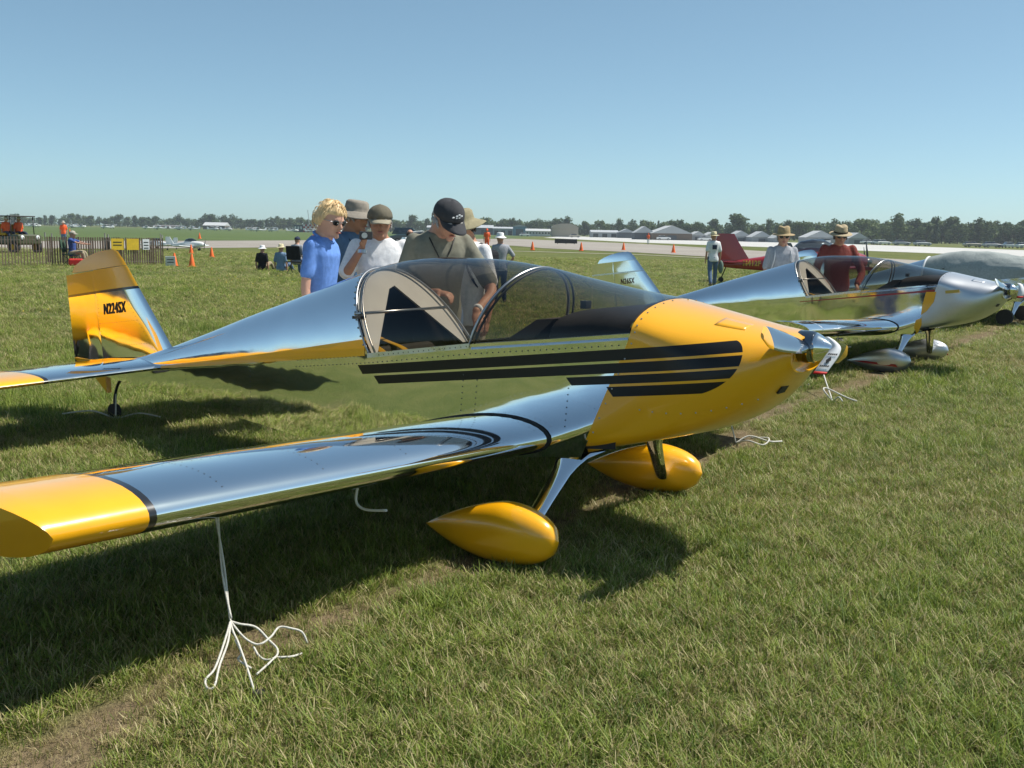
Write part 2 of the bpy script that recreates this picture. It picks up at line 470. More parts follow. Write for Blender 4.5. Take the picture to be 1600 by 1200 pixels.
    mb.prism([(-.34, -.37, .955), (-.17, -.37, .975), (-.025, -.37, 1.095), (-.13, -.37, 1.085)], (0, .74, 0)); mb.build('instrument_panel', M['brown_vinyl'], root)
    mb = MB(); mb.box((-.10, .02, 1.14), (.035, .05, .04)); mb.lathe([(-.12, .018), (-.117, .018)], 'x', 14, (0, .02, 1.14)); mb.build('compass', M['dark_steel'], root)
    # ---- cowling
    CZT = [(.41, 1.204), (.736, 1.142), (.93, 1.104), (1.05, 1.085), (1.075, 1.075)]
    CZB = [(.2, .478), (.43, .492), (.64, .548), (.80, .628), (.90, .702), (1.0, .80), (1.05, .868), (1.075, .905)]
    CW = [(.2, .43), (.45, .432), (.65, .425), (.80, .400), (.92, .352), (1.0, .295), (1.05, .245), (1.075, .21)]
    def sec(a, s0):
        # a in 0..1 from keel to crown, starboard half; body-like section blending to an ellipse towards the nose
        b = sstep(.44, 1.05, s0); zt_, zb_, w_ = interp(CZT, s0), interp(CZB, s0), interp(CW, s0)
        sill = zb_ + (zt_ - zb_) * (.795 - .25 * b)
        # body section
        if a < .26: y1, z1 = w_ * (a / .26) * .88, zb_ - 0
        elif a < .34:
            q = (a - .26) / .08 * math.pi / 2; y1, z1 = w_ * (.88 + .12 * math.sin(q)), zb_ + .06 * (1 - math.cos(q))
        elif a < .66: y1, z1 = w_, zb_ + .06 + (sill - zb_ - .06) * (a - .34) / .32
        else:
            q = (a - .66) / .34 * math.pi / 2; y1, z1 = w_ * math.cos(q), sill + (zt_ - sill) * math.sin(q)
        ang = -math.pi / 2 + math.pi * a; zc = (zt_ + zb_) / 2
        e = .82; cc, ss = math.cos(ang), math.sin(ang)
        y2 = w_ * max(cc, 0) ** e; z2 = zc + (zt_ - zb_) / 2 * (1 if ss > 0 else -1) * abs(ss) ** e
        return y1 + (y2 - y1) * b, z1 + (z2 - z1) * b
    mb = MB(); rings = []; NA = 34
    st = [i / 30 for i in range(31)]
    for q in st:
        ring = []
        s0 = .43 + (1.075 - .43) * (1 - (1 - q) ** 1.35)
        half = []
        for j in range(NA + 1):
            y, z = sec(j / NA, s0); wgt = (1 - sstep(.43, .95, s0))
            s = s0 + (seam(z) - .43) * wgt
            half.append((s, y, z))
        ring = [(s, -y, z) for (s, y, z) in half] + [(s, y, z) for (s, y, z) in half[-2:0:-1]]
        rings.append(ring)
    # rolled nose lip and recessed face
    last = rings[-1]; c0 = (1.06, 0, .99)
    for ds, k in ((.012, .96), (.014, .90), (-.02, .86)):
        rings.append([(p[0] + ds, p[1] * k, c0[2] + (p[2] - c0[2]) * k) for p in last])
    mb.loft(rings, False, True); mb.build('cowling', cowlm, root, smooth=40)
    fw_ = [(p[0] - .004, p[1] * .992, max(p[2], .502) if p[2] < .6 else p[2] - .003) for p in rings[0]]
    mb = MB(); mb.add([(.31, 0, .8)] + fw_, [(0, 1 + k, 1 + (k + 1) % len(fw_)) for k in range(len(fw_)) if fw_[k][2] < .98]); mb.build('firewall', plain_cowl, root)
    for sgn in (-1, 1):
        mb = MB(); mb.ellipsoid((1.052, sgn * .185, .985), (.022, .034, .026), 16, 6); mb.build('air_inlet', M['print_black'], root, smooth=True)
        mb = MB(); mb.tube([(1.066 - .018 * math.cos(q), sgn * (.188 + .036 * math.cos(q)), .985 + .028 * math.sin(q)) for q in [2 * math.pi * k / 20 for k in range(21)]], .004, 6); mb.build('inlet_rim', plain_cowl, root, smooth=True)
    mb = MB(); mb.box((1.018, -.11, .840), (.022, .08, .038), Matrix.Rotation(.55, 3, 'Y')); mb.build('chin_scoop', M['print_black'], root)
    mb = MB(); rows = []
    for i in range(9):
        s0 = .74 + .13 * i / 8; row = []
        for a in (.855, .885, .915, .94):
            y, z = sec(a, s0); row.append((s0 + (seam(z) - .43) * (1 - sstep(.43, .95, s0)), -y * 1.004, z + .0012))
        rows.append(row)
    mb.loft(rows, False, False, closed=False); od = mb.build('oil_door', plain_cowl, root, smooth=True); od.modifiers.new('thick', 'SOLIDIFY').thickness = .003
    mb = MB()
    for a in [.36 + .60 * k / 13 for k in range(14)]:
        y, z = sec(a, .445); s0 = seam(z) + .022
        for sg in (-1, 1): mb.ellipsoid((s0, sg * (y + .001), z), (.0045, .003, .0045), 6, 4)
    for k in range(9):
        s0 = .55 + .055 * k; y, z = sec(.56, s0)
        for sg in (-1, 1): mb.ellipsoid((s0 + (seam(z) - .43) * (1 - sstep(.43, .95, s0)), sg * (y + .001), z - .17), (.004, .0025, .004), 6, 4)
    tag(mb.build('cowl_screws', M['steel'], root), kind='stuff')
    # ---- spinner and propeller
    zc = 1.022
    mb = MB(); mb.lathe([(1.04, .066), (1.05, .073), (1.10, .072), (1.118, .069)], 'x', 28, (0, 0, zc)); mb.build('spinner_base', M['chrome_dark'], root, smooth=40)
    mb = MB(); mb.lathe([(1.119, .067), (1.14, .057), (1.165, .042), (1.19, .025), (1.207, .011), (1.212, .002)], 'x', 28, (0, 0, zc)); mb.build('spinner', M['metal'], root, smooth=True)
    th = L.get('prop', .16)
    for sgn in (-1, 1):
        # sgn -1: starboard blade
        ax = Vector((0, sgn * math.cos(th), -sgn * math.sin(th))); pr = Vector((0, math.sin(th), math.cos(th)))
        mb = MB(); rings = []; R = .53
        for i in range(13):
            q = i / 12; r = .055 + (R - .055) * q
            ch = interp([(0, .035), (.25, .058), (.5, .060), (.85, .050), (.97, .034), (1, .014)], q); tk = .022 * (1 - .8 * q) + .002
            tw = math.radians(58 - 38 * q)
            cdv = (pr * math.cos(tw) * (1 if sgn < 0 else -1) - Vector((1, 0, 0)) * math.sin(tw)); nv = ax.cross(cdv).normalized()
            base = Vector((1.085, 0, zc)) + ax * r
            rings.append([base + cdv * (ch * math.cos(a)) + nv * (tk * math.sin(a)) for a in [2 * math.pi * k / 12 for k in range(12)]])
        mb.loft(rings[:11], True, False); mb.mi = 1; mb.loft(rings[10:], False, True)
        mb.build('propeller_blade', [M['prop_metal'], L.get('proptip', M['yellow'])], root, smooth=50)
    # ---- wings
    ring0 = naca(1.31, 22, .032, .157)
    inc = math.radians(8.3)
    def wing_pt(sgn, y, d, h, dy=0.0):
        zz = .51 + .044 * (y - .43)
        s = -d * math.cos(inc) + h * math.sin(inc); z = zz - d * math.sin(inc) + h * math.cos(inc)
        return (s, sgn * (y + dy), z)
    yb = L.get('band', (2.575, 2.602))
    for sgn in (-1, 1):
        mb = MB()
        def span(ys, mi):
            mb.mi = mi; mb.loft([[wing_pt(sgn, y, d, h) for d, h in ring0] for y in ys], False, False)
        span([.43, .8, 1.2, 1.6, 2.0, 2.4, yb[0]], 0); span(list(yb), 1); span([yb[1], 2.8, 2.91], 2)
        mb.mi = 2; e1 = [wing_pt(sgn, 2.91, d, h) for d, h in ring0]; rr = [e1]
        cm = .03
        for q in (.35, .7, 1.0):
            rg = []
            for d, h in ring0:
                x = d / 1.31; mid = cm * 1.31 * .9 * math.sin(math.pi * min(1, x)) * .9
                up = 1 if h > mid else 0
                bul = math.sin(math.pi * min(1, max(0, x)) ** .6)
                rg.append(wing_pt(sgn, 2.91, d, h if up else h + (mid - h) * .0, (.10 * q * bul if up else .02 * q * bul)))
            rr.append(rg)
        mb.loft(rr, False, True)
        wg = mb.build('wing', [met, blk, tipm], root, smooth=35)
        mb = MB(); mb.tube([Vector(wing_pt(sgn, .437, d, h)) for d, h in ring0 if d < 1.24], .0085, 6); mb.build('root_seal', M['rubber'], root, smooth=True)
        mb = MB(); mb.tube(cr([wing_pt(sgn, 1.35, .35, -.055), wing_pt(sgn, 1.35, .36, -.16), wing_pt(sgn, 1.35, .30, -.20), wing_pt(sgn, 1.35, .17, -.20)], 5), .006, 6); mb.build('pitot_tube' if sgn < 0 else 'vent_tube', M['white_ribbon'], root, smooth=True)
        mb = MB(); mb.tube([wing_pt(sgn, 2.14, .30 + .02 * math.cos(a), -.075 - .02 * math.sin(a)) for a in [math.pi * k / 8 for k in range(9)]], .004, 6); mb.build('tie_down_ring', M['steel'], root, smooth=True)
    # ---- horizontal tail
    r2 = naca(.87, 16, 0.0, .085)
    for sgn in (-1, 1):
        mb = MB()
        def sp(y, d, h, dd=0): return (-3.60 - d - dd, sgn * y, .497 - .012 * y - d * .022 + h)
        for ys, mi in (((.08, .5, .955), 0), ((.955, .985), 1), ((.985, 1.2, 1.32), 2)):
            mb.mi = mi; mb.loft([[sp(y, d * (1 - .12 * max(0, y - .985)), h) for d, h in r2] for y in ys], False, mi == 2)
        mb.build('stabilizer', [met, blk, tipm], root, smooth=35)
    # ---- fin and rudder
    def lvl(v, s): return v + .125 * (s + 4.04)
    def le(v):
        s = -4.0
        for _ in range(30): s = -3.638 - (lvl(v, s) - .64) / 1.069
        return s
    def fin_ring(sl, sa, v, th, spar=.17):
        pts = [(sl, 0.0), (sl - .012, th * .28), (sl - .05, th * .62), (sl - min(spar, (sl - sa) * .45), th), (sa, th)]
        return [(s, -y, lvl(v, s)) for s, y in pts] + [(s, y, lvl(v, s)) for s, y in pts[:0:-1]]
    hinge = lambda v: -4.478 - (v - .5) * .135
    mb = MB()
    f = lambda v, t=.032: fin_ring(le(v), hinge(v), v, t)
    mb.mi = 0; mb.loft([f(.47), f(.7), f(.9), f(1.036)], False, False)
    mb.mi = 1; mb.loft([f(1.036), f(1.056)], False, False)
    mb.mi = 2; mb.loft([f(1.056), f(1.14), f(1.218)], False, False)
    mb.loft([fin_ring(le(1.222), -4.875, 1.222, .030), fin_ring(le(1.27), -4.845, 1.27, .028), fin_ring(le(1.305) - .01, -4.76, 1.305, .024), fin_ring(-4.275, -4.66, 1.335, .018), fin_ring(-4.335, -4.52, 1.358, .008)], True, True)
    fin = mb.build('fin', [met, blk, tipm], root, smooth=35)
    te = lambda v: -4.944 - (v - .55) * .10
    def rud(v):
        a = hinge(v) - .010; b = te(v)
        pts = [(a + .004, 0), (a, .024), (a - .03, .028), (b, .003)]
        return [(s, -y, lvl(v, s)) for s, y in pts] + [(s, y, lvl(v, s)) for s, y in pts[:0:-1]]
    mb = MB(); mb.mi = 0; mb.loft([rud(.50), rud(.8), rud(1.036)], True, False)
    mb.mi = 1; mb.loft([rud(1.036), rud(1.056)], False, False); mb.mi = 2; mb.loft([rud(1.056), rud(1.214)], False, True)
    mb.prism([(-4.49, .02, .45), (-4.93, .02, .44), (-4.62, .02, .30), (-4.47, .02, .20)], (0, -.04, 0))
    mb.build('rudder', [met, blk, tipm], root, smooth=35)
    for sgn in (-1, 1):
        if L.get('reg'):
            cs = -4.30
            text_mesh(L['reg'], .115, L['regmat'], root, 'registration', (cs, sgn * .0355, lvl(.905, cs)), (-sgn * 1, 0, -sgn * .13), (0, 0, 1), .0012, .0022, .66)
    if L.get('painted_reflections'):
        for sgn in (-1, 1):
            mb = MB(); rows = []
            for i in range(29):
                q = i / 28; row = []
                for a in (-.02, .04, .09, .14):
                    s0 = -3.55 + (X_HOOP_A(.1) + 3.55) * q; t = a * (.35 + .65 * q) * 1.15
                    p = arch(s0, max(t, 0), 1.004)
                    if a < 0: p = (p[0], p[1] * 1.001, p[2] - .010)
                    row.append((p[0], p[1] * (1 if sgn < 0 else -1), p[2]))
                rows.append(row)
            mb.loft(rows, False, False, closed=False); mb.build('painted_deck_reflection', M['yellow'], root, smooth=True)  # mirrored yellow painted as a band along the lower turtledeck
            # yellow reflection painted on the fin, built only if panel is set
            yy = sgn * .0335
            top = [(-4.50, .965), (-4.46, 1.0), (-4.40, 1.015), (-4.33, .985), (-4.27, .975), (-4.235, .985)]
            poly = [(-4.49, .60)] + [(le(v) - .175, v) for v in (.60, .70, .80, .90, .94)] + [(s_, v_ - .02) for s_, v_ in top[::-1]]
            mb = MB(); mb.add([(s_, yy, lvl(v_, s_)) for s_, v_ in poly], [tuple(range(len(poly)))]); mb.build('painted_fin_reflection', M['yellow'], root) if L.get('panel') else None
    # ---- tail wheel
    mb = MB(); mb.tube(cr([(-4.20, 0, .36), (-4.33, 0, .30), (-4.40, 0, .17), (-4.40, 0, .07)], 4), .011, 8); mb.build('tail_spring', M['dark_steel'], root, smooth=True)
    mb = MB(); mb.tube([(-4.41, -.022, .06), (-4.41, .022, .06)], .06, 18); mb.build('tail_wheel', M['rubber'], root, smooth=40)
    # ---- main gear
    for sgn in (-1, 1):
        yw = .80; gs_ = 0.0 if sgn < 0 else -.09
        mb = MB(); rings = []
        for q in [i / 10 for i in range(11)]:
            y = .36 + (yw - .07 - .36) * q; z = .49 + (.10 - .49) * q; s = .115 - .055 * q + gs_ * q * .6
            ch = .105 * (1 - q) ** .7 + .048
            if q > .0: ch = max(.05, .115 - .22 * min(q, .25) - .018 * q)
            rings.append([(s + ch * math.cos(a) * (1.05 - .25 * q), sgn * (y + .006 * math.sin(a)), z + .016 * math.sin(a)) for a in [2 * math.pi * k / 14 for k in range(14)]])
        mb.loft(rings); mb.build('gear_leg', met, root, smooth=45)
        mb = MB(); rings = []; nr = 22; ns = 26
        for i in range(ns + 1):
            q = i / ns; s = .315 - .775 * q + gs_
            r = (math.sqrt(max(0, 1 - ((q - .36) / .36) ** 2)) if q < .36 else (max(0, 1 - ((q - .36) / .64) ** 1.75)))
            r = max(r, .012)
            ctr = .158 - .06 * max(0, q - .36) / .64
            ring = []
            for k in range(nr):
                a = 2 * math.pi * k / nr; cy_, sy_ = math.cos(a), math.sin(a)
                ring.append((s, sgn * yw + .105 * r * (1 if cy_ > 0 else -1) * abs(cy_) ** .85, max(.006, ctr + (.135 if sy_ > 0 else .150) * r * (1 if sy_ > 0 else -1) * abs(sy_) ** .85)))
            rings.append(ring)
        mb.loft(rings)
        if L.get('pant'): mb.build('wheel_pant', L['pant'], root, smooth=True)
        mb = MB(); wr = .085 if L.get('pant') else .15; mb.tube([(gs_, sgn * yw - .05, wr), (gs_, sgn * yw + .05, wr)], wr, 24); mb.build('tire', M['rubber'], root, smooth=40)
        if L.get('pant_stripe'):
            mb = MB(); mb.prism([(.20, 0, .085), (-.20, 0, .10), (-.36, 0, .115), (-.2, 0, .125), (.17, 0, .118)], (0, .003, 0))
            o = mb.build('pant_stripe', M['red'], root, loc=(0, sgn * (yw + .098), 0))
    # ---- rivet rows on the starboard and port sides
    mb = MB()
    def rivet(s, z, y):
        for sgn in (-1, 1):
            p = [(s + .0036 * math.cos(a), sgn * (y + .0018), z + .0036 * math.sin(a)) for a in [2 * math.pi * k / 6 for k in range(6)]]
            mb.add(p, [tuple(range(6))])
    s = -1.9
    while s < .40:
        rivet(s, zs(s) - .05, hw(s)); 
        if s < -.5: rivet(s + .013, zs(s) - .009, hw(s) + .0016)
        s += .036
    for sv in (-.56, -.47, .08):
        z = zb(sv) + .15
        while z < .78:
            rivet(sv + (z - .5) * .08, z, .43); z += .031
    for sv in (-2.4, -3.2):
        z = zb(sv) + .02
        while z < zs(sv) - .02:
            rivet(sv, z, hw(sv)); z += .034
    def flush(p, n, r_=.003):
        n = Vector(n).normalized(); t1 = n.orthogonal().normalized(); t2 = n.cross(t1); p = Vector(p) + n * .0012
        mb.add([p + (t1 * math.cos(a) + t2 * math.sin(a)) * r_ for a in [2 * math.pi * k / 6 for k in range(6)]], [tuple(range(6))])
    up_ = [q for q in ring0[:23]]
    def wing_top(sgn, y, d):
        for (d1, h1), (d0, h0) in zip(up_[:-1], up_[1:]):
            if d0 <= d <= d1:
                h = h0 + (h1 - h0) * (d - d0) / max(1e-6, d1 - d0); return wing_pt(sgn, y, d, h)
    for sgn in (-1, 1):
        for y in (.50, .95, 1.40, 1.85, 2.30):
            d = .05
            while d < 1.2:
                p = wing_top(sgn, y, d); flush(p, (math.sin(inc) * .4, 0, 1)); d += .034
        for d in (.34, .92):
            y = .5
            while y < 2.55:
                flush(wing_top(sgn, y, d), (.0, 0, 1)); y += .040
        for v in (.62, .80):
            s_ = hinge(v) + .02
            while s_ < le(v) - .18: flush((s_, sgn * .0325, lvl(v, s_)), (0, sgn, 0), .0026); s_ += .032
        v = .50
        while v < 1.02:
            flush((le(v) - .19, sgn * .0325, lvl(v, le(v) - .19)), (0, sgn, 0), .0026); flush((hinge(v) + .015, sgn * .0325, lvl(v, hinge(v) + .015)), (0, sgn, 0), .0026); v += .030
    tag(mb.build('rivets', M['rivet'], root), kind='stuff')
    mb = MB()
    for k in range(15):
        t = .10 + 1.35 * k / 14
        for tt in (t, math.pi - t): mb.ellipsoid(arch(X_HOOP_A(tt) - .012, tt, 1.006), (.006, .006, .006), 6, 4)
    tag(mb.build('hoop_screws', M['steel'], root), kind='stuff')
    # ---- fabric cover
    if cover:
        mb = MB(); rows = []
        rnd = random.Random(4)
        for i in range(41):
            q = i / 40; row = []
            for j in range(41):
                t = math.pi * j / 40
                s = -1.75 + 2.72 * q
                if s < .41: p = Vector(arch(s, t, 1.0))
                else:
                    a = .60 + .40 * math.sin(t); yy, zz = sec(.60 + .40 * math.sin(t), s); p = Vector((s, -yy * (1 if j < 20 else -1) if j != 20 else 0, zz))
                c = Vector((s, 0, zs(min(s, .4)) + .05)); d = (p - c).normalized()
                nz = noise.noise(Vector((s * 3, math.cos(t) * 3, math.sin(t) * 3))) * .02 + abs(noise.noise(Vector((s * 7 + t * 2, t * 4, 2)))) * .03 * sstep(.0, .9, q)
                p = p + d * (.02 + nz); 
                if j in (0, 40): p.z -= .12
                row.append(p)
            rows.append(row)
        mb.loft(rows, False, False, closed=False); mb.build('canopy_cover', L['cover'], root, smooth=True)
        mb = MB(); mb.tube([arch(-1.76, t, 1.04) for t in [math.pi * j / 30 for j in range(31)]], .025, 8); mb.build('cover_hem', M['white_ribbon'], root, smooth=True)
    return root

LIV1 = dict(tip=M['yellow'], cowl=M['cowl_striped'], side=M['side_striped'], pant=M['yellow'], reg='N224SX', regmat=M['print_black'], prop=.16, painted_reflections=True)
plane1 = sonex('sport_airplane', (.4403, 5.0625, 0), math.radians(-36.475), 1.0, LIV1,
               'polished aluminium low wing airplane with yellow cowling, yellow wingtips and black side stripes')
# ------------------------------------------------------------------ ground: one sheet, finer near the airplanes, carrying the trodden tie-down line
TRACK = [(-3.2, -.6), (-1.9, 1.6), (-1.32, 2.64), (-1.04, 3.32), (-.37, 4.09), (.55, 5.55), (1.52, 7.01), (2.12, 8.34), (4.47, 11.53), (7.83, 16.5), (12.5, 23.5)]
def track_dist(x, y):
    best = 1e9
    for (x0, y0), (x1, y1) in zip(TRACK[:-1], TRACK[1:]):
        dx, dy = x1 - x0, y1 - y0; t = min(1, max(0, ((x - x0) * dx + (y - y0) * dy) / (dx * dx + dy * dy)))
        d = math.hypot(x - x0 - t * dx, y - y0 - t * dy)
        if d < best: best = d
    return best
def bare(x, y):
    d = track_dist(x, y)
    if d > 1.2 or y > 26: 
        v = 0.0
    else:
        n = noise.noise(Vector((x * 2.1, y * 2.1, 0))) * .16 + noise.noise(Vector((x * 6, y * 6, 3))) * .10
        v = .9 * (1 - sstep(.0, .19 if y < 5.5 else .30, d + n))
    n2 = noise.noise(Vector((x * .9, y * .9, 7.7))) * .6 + noise.noise(Vector((x * 3.1, y * 3.1, 9.1))) * .4
    return max(v, .55 * sstep(.33, .6, n2))

def ground_material():
    g = NG('mown_grass_ground'); p = g.pos()
    a = g.noise(p, .35, 5, .6); b = g.noise(p, 2.3, 5, .65); c = g.noise(p, 26, 4, .7); d = g.noise(p, .05, 4, .55)
    f = g.m('ADD', g.m('MULTIPLY', a, .28), g.m('ADD', g.m('MULTIPLY', b, .22), g.m('ADD', g.m('MULTIPLY', c, .25), g.m('MULTIPLY', d, .25))))
    k = g.ramp(f, [(.37, (.060, .085, .020)), (.46, (.095, .118, .032)), (.53, (.135, .145, .046)), (.63, (.20, .18, .080))])
    at = g.t.nodes.new('ShaderNodeAttribute'); at.attribute_name = 'bare'
    soil = g.ramp(g.noise(p, 9, 5, .65), [(.3, (.12, .078, .05)), (.7, (.27, .19, .13))])
    k2 = g.mix(g.m('MULTIPLY', at.outputs['Fac'], .85), k, soil)
    return g.done(g.bsdf(k2, .95, 0, g.bump(g.m('ADD', c, g.m('MULTIPLY', b, .8)), .9, .04), spec=.1))
M['ground'] = ground_material()
def axis(lo, hi, step, far_lo, far_hi):
    v = [lo + step * i for i in range(int((hi - lo) / step) + 1)]
    s = step; a = v[-1]; up = []
    while a < far_hi: s *= 1.35; a += s; up.append(min(a, far_hi))
    s = step; a = v[0]; dn = []
    while a > far_lo: s *= 1.35; a -= s; dn.append(max(a, far_lo))
    return dn[::-1] + v + up
gx = axis(-6, 10, .11, -5000, 5000); gy = axis(.6, 18, .11, -2500, 6000)
vs = [(x, y, -.006 + (.012 * noise.noise(Vector((x * .6, y * .6, 1))) if (abs(x) < 40 and abs(y) < 60) else 0)) for y in gy for x in gx]
nx = len(gx); fs = [(j * nx + i, j * nx + i + 1, (j + 1) * nx + i + 1, (j + 1) * nx + i) for j in range(len(gy) - 1) for i in range(nx - 1)]
me = bpy.data.meshes.new('ground'); me.from_pydata(vs, [], fs); me.materials.append(M['ground'])
at = me.attributes.new('bare', 'FLOAT', 'POINT')
at.data.foreach_set('value', [bare(x, y) if (-7 < x < 14 and -1 < y < 24) else 0.0 for y in gy for x in gx])
me.polygons.foreach_set('use_smooth', [True] * len(me.polygons))
go = bpy.data.objects.new('ground', me); COL.objects.link(go); tag(go, kind='structure')

# ------------------------------------------------------------------ grass
def blade_material(name, stops, trans=.35):
    g = NG(name); r = g.rnd(); p = g.pos()
    f = g.m('ADD', g.m('MULTIPLY', r, .6), g.m('MULTIPLY', g.noise(p, 1.3, 4, .6), .4))
    k = g.ramp(f, stops)
    d = g.bsdf(k, .55, 0, None, spec=.35)
    t = g.t.nodes.new('ShaderNodeBsdfTranslucent'); g.put(t.inputs[0], k)
    return g.done(g.mixs(trans, d, t.outputs[0]))
M['blade_green'] = blade_material('green_grass_blades', [(.22, (.080, .130, .018)), (.5, (.185, .255, .036)), (.78, (.33, .385, .075))])
M['blade_dry'] = blade_material('straw_grass_blades', [(.15, (.23, .20, .075)), (.5, (.38, .32, .14)), (.85, (.58, .50, .27))])
def clump(name, n, hgt, spread, dry, wid, seed):
    r = random.Random(seed); mb = MB()
    for i in range(n):
        mb.mi = 1 if r.random() < dry else 0
        a = r.random() * 6.283; d = spread * math.sqrt(r.random()); bx, by = d * math.cos(a), d * math.sin(a)
        h = hgt * r.uniform(.45, 1.15); ln = r.uniform(.15, 1.0) * h ; q = r.random() * 6.283
        ux, uy = math.cos(q), math.sin(q); wx, wy = -uy, ux; w0 = wid * r.uniform(.6, 1.3)
        pts = [(0, 0, 1), (.35 * ln * .6, h * .5, .9), (ln * .8, h * .88, .6), (ln * 1.15, h * .98, 0)]
        V = []
        for (o, z, ww) in pts[:3]:
            V += [(bx + ux * o - wx * w0 * ww, by + uy * o - wy * w0 * ww, z), (bx + ux * o + wx * w0 * ww, by + uy * o + wy * w0 * ww, z)]
        V.append((bx + ux * pts[3][0], by + uy * pts[3][0], pts[3][1]))
        mb.add(V, [(0, 1, 3, 2), (2, 3, 5, 4), (4, 5, 6)])
    me = mb.mesh(name, [M['blade_green'], M['blade_dry']]); return bpy.data.objects.new(name, me)
gcol = bpy.data.collections.new('grass_tufts')
TUFTS = [('a', 17, .050, .036, .14, .0015, 1), ('b', 17, .044, .04, .28, .0015, 2), ('c', 15, .038, .04, .60, .0014, 3), ('d', 10, .078, .03, .10, .0016, 4), ('e', 13, .030, .045, .88, .0013, 5)]
for k, (nm, n, h, sp_, dr, wd, sd) in enumerate(TUFTS):
    gcol.objects.link(clump('tuft_' + nm, n, h, sp_, dr, wd, sd))

def scatter_grass(name, zones, label, seed):
    rg = np.random.RandomState(seed); P = []; S = []; I = []; R = []
    for (y0, y1, x0f, dens, scl, band) in zones:
        # x0f(y) -> half width, band = optional (xc) shift
        A = 0; N = 0
        ys = rg.uniform(y0, y1, int(dens * (y1 - y0) * max(x0f(y0), x0f(y1)) * 2)); xs = rg.uniform(-1, 1, len(ys)) * max(x0f(y0), x0f(y1))
        for x, y in zip(xs, ys):
            if abs(x) > x0f(y): continue
            x += band
            b = bare(x, y) if y < 26 else 0
            if rg.rand() < b * (.62 if y < 5.5 else 1.0): continue
            n = noise.noise(Vector((x * .55, y * .55, 4.2))) * .6 + noise.noise(Vector((x * 2.4, y * 2.4, 1.2))) * .4
            u = rg.rand() + .10 + n * 1.5 - b * .8
            i = 4 if u < .0 else 2 if u < .26 else 1 if u < .55 else 0 if u < 1.10 else 3
            k_ = scl * rg.uniform(.7, 1.3) * (1.0 - .3 * b); P.append((x, y, -.008)); S.append((k_, k_, k_ * (1 if scl < 1.2 else 1.25 / scl))); I.append(i); R.append((rg.uniform(-.25, .25), rg.uniform(-.25, .25), rg.uniform(0, 6.283)))
    me = bpy.data.meshes.new(name); me.from_pydata(P, [], [])
    a = me.attributes.new('sc', 'FLOAT_VECTOR', 'POINT'); a.data.foreach_set('vector', np.array(S, dtype=np.float32).ravel())
    a = me.attributes.new('idx', 'INT', 'POINT'); a.data.foreach_set('value', I)
    a = me.attributes.new('rt', 'FLOAT_VECTOR', 'POINT'); a.data.foreach_set('vector', np.array(R, dtype=np.float32).ravel())
    o = bpy.data.objects.new(name, me); COL.objects.link(o)
    t = bpy.data.node_groups.new(name, 'GeometryNodeTree')
    t.interface.new_socket('Geometry', in_out='INPUT', socket_type='NodeSocketGeometry'); t.interface.new_socket('Geometry', in_out='OUTPUT', socket_type='NodeSocketGeometry')
    gi = t.nodes.new('NodeGroupInput'); gout = t.nodes.new('NodeGroupOutput')
    ci = t.nodes.new('GeometryNodeCollectionInfo'); ci.inputs[0].default_value = gcol; ci.inputs['Separate Children'].default_value = True; ci.inputs['Reset Children'].default_value = True
    ip = t.nodes.new('GeometryNodeInstanceOnPoints'); ip.inputs['Pick Instance'].default_value = True
    def att(nm, ty):
        n = t.nodes.new('GeometryNodeInputNamedAttribute'); n.data_type = ty; n.inputs[0].default_value = nm; return n.outputs[0]
    t.links.new(gi.outputs[0], ip.inputs['Points']); t.links.new(ci.outputs[0], ip.inputs['Instance'])
    t.links.new(att('idx', 'INT'), ip.inputs['Instance Index']); t.links.new(att('sc', 'FLOAT_VECTOR'), ip.inputs['Scale'])
    er = t.nodes.new('FunctionNodeEulerToRotation'); t.links.new(att('rt', 'FLOAT_VECTOR'), er.inputs[0]); t.links.new(er.outputs[0], ip.inputs['Rotation'])
    t.links.new(ip.outputs[0], gout.inputs[0])
    md = o.modifiers.new('grass', 'NODES'); md.node_group = t
    tag(o, label, 'grass', kind='stuff'); return o, len(P)
fr = lambda y: .56 * y + .45
_, ng = scatter_grass('grass', [(1.9, 5.2, fr, 1500, 1.0, 0), (5.2, 9.5, fr, 1000, 1.05, 0), (9.5, 16, fr, 330, 1.45, 0), (16, 30, fr, 75, 2.3, 0), (30, 62, fr, 12, 3.6, 0), (-5, 1.9, lambda y: 5.0, 130, 1.3, -1.5)],
                      'short mown green and straw coloured grass of the parking field', 11)
print('grass tufts', ng)

# ------------------------------------------------------------------ paved strips far across the field
def concrete(name, c0, c1):
    g = NG(name); p = g.pos()
    f = g.m('ADD', g.m('MULTIPLY', g.noise(p, .05, 4), .5), g.m('MULTIPLY', g.noise(p, .6, 5, .7), .5))
    return g.done(g.bsdf(g.ramp(f, [(.35, c0), (.65, c1)]), .9, spec=.2))
M['taxi'] = concrete('weathered_taxiway_concrete', (.24, .21, .18), (.34, .31, .27))
M['runway'] = concrete('pale_runway_concrete', (.42, .41, .39), (.54, .53, .50))
M['path'] = concrete('dry_gravel_track', (.34, .31, .22), (.45, .42, .32))
M['field_green'] = concrete('lush_infield_grass', (.065, .10, .026), (.10, .135, .040))
def strip(name, pts, mat, z):
    mb = MB(); mb.add([(x, y, z) for x, y in pts], [tuple(range(len(pts)))]); return tag(mb.build(name, mat), kind='structure')
strip('infield', [(-420, 88), (-43, 88), (-30.5, 121), (-.7, 252), (18, 640), (-600, 640)], M['field_green'], .006)
strip('taxiway', [(-120, 5), (-29.4, 57.5), (-19.7, 76.8), (-.3, 115.4), (6, 128), (21, 172), (-.7, 246.6), (-30.5, 118.9), (-42.8, 83.8), (-160, 30)], M['taxi'], .012)
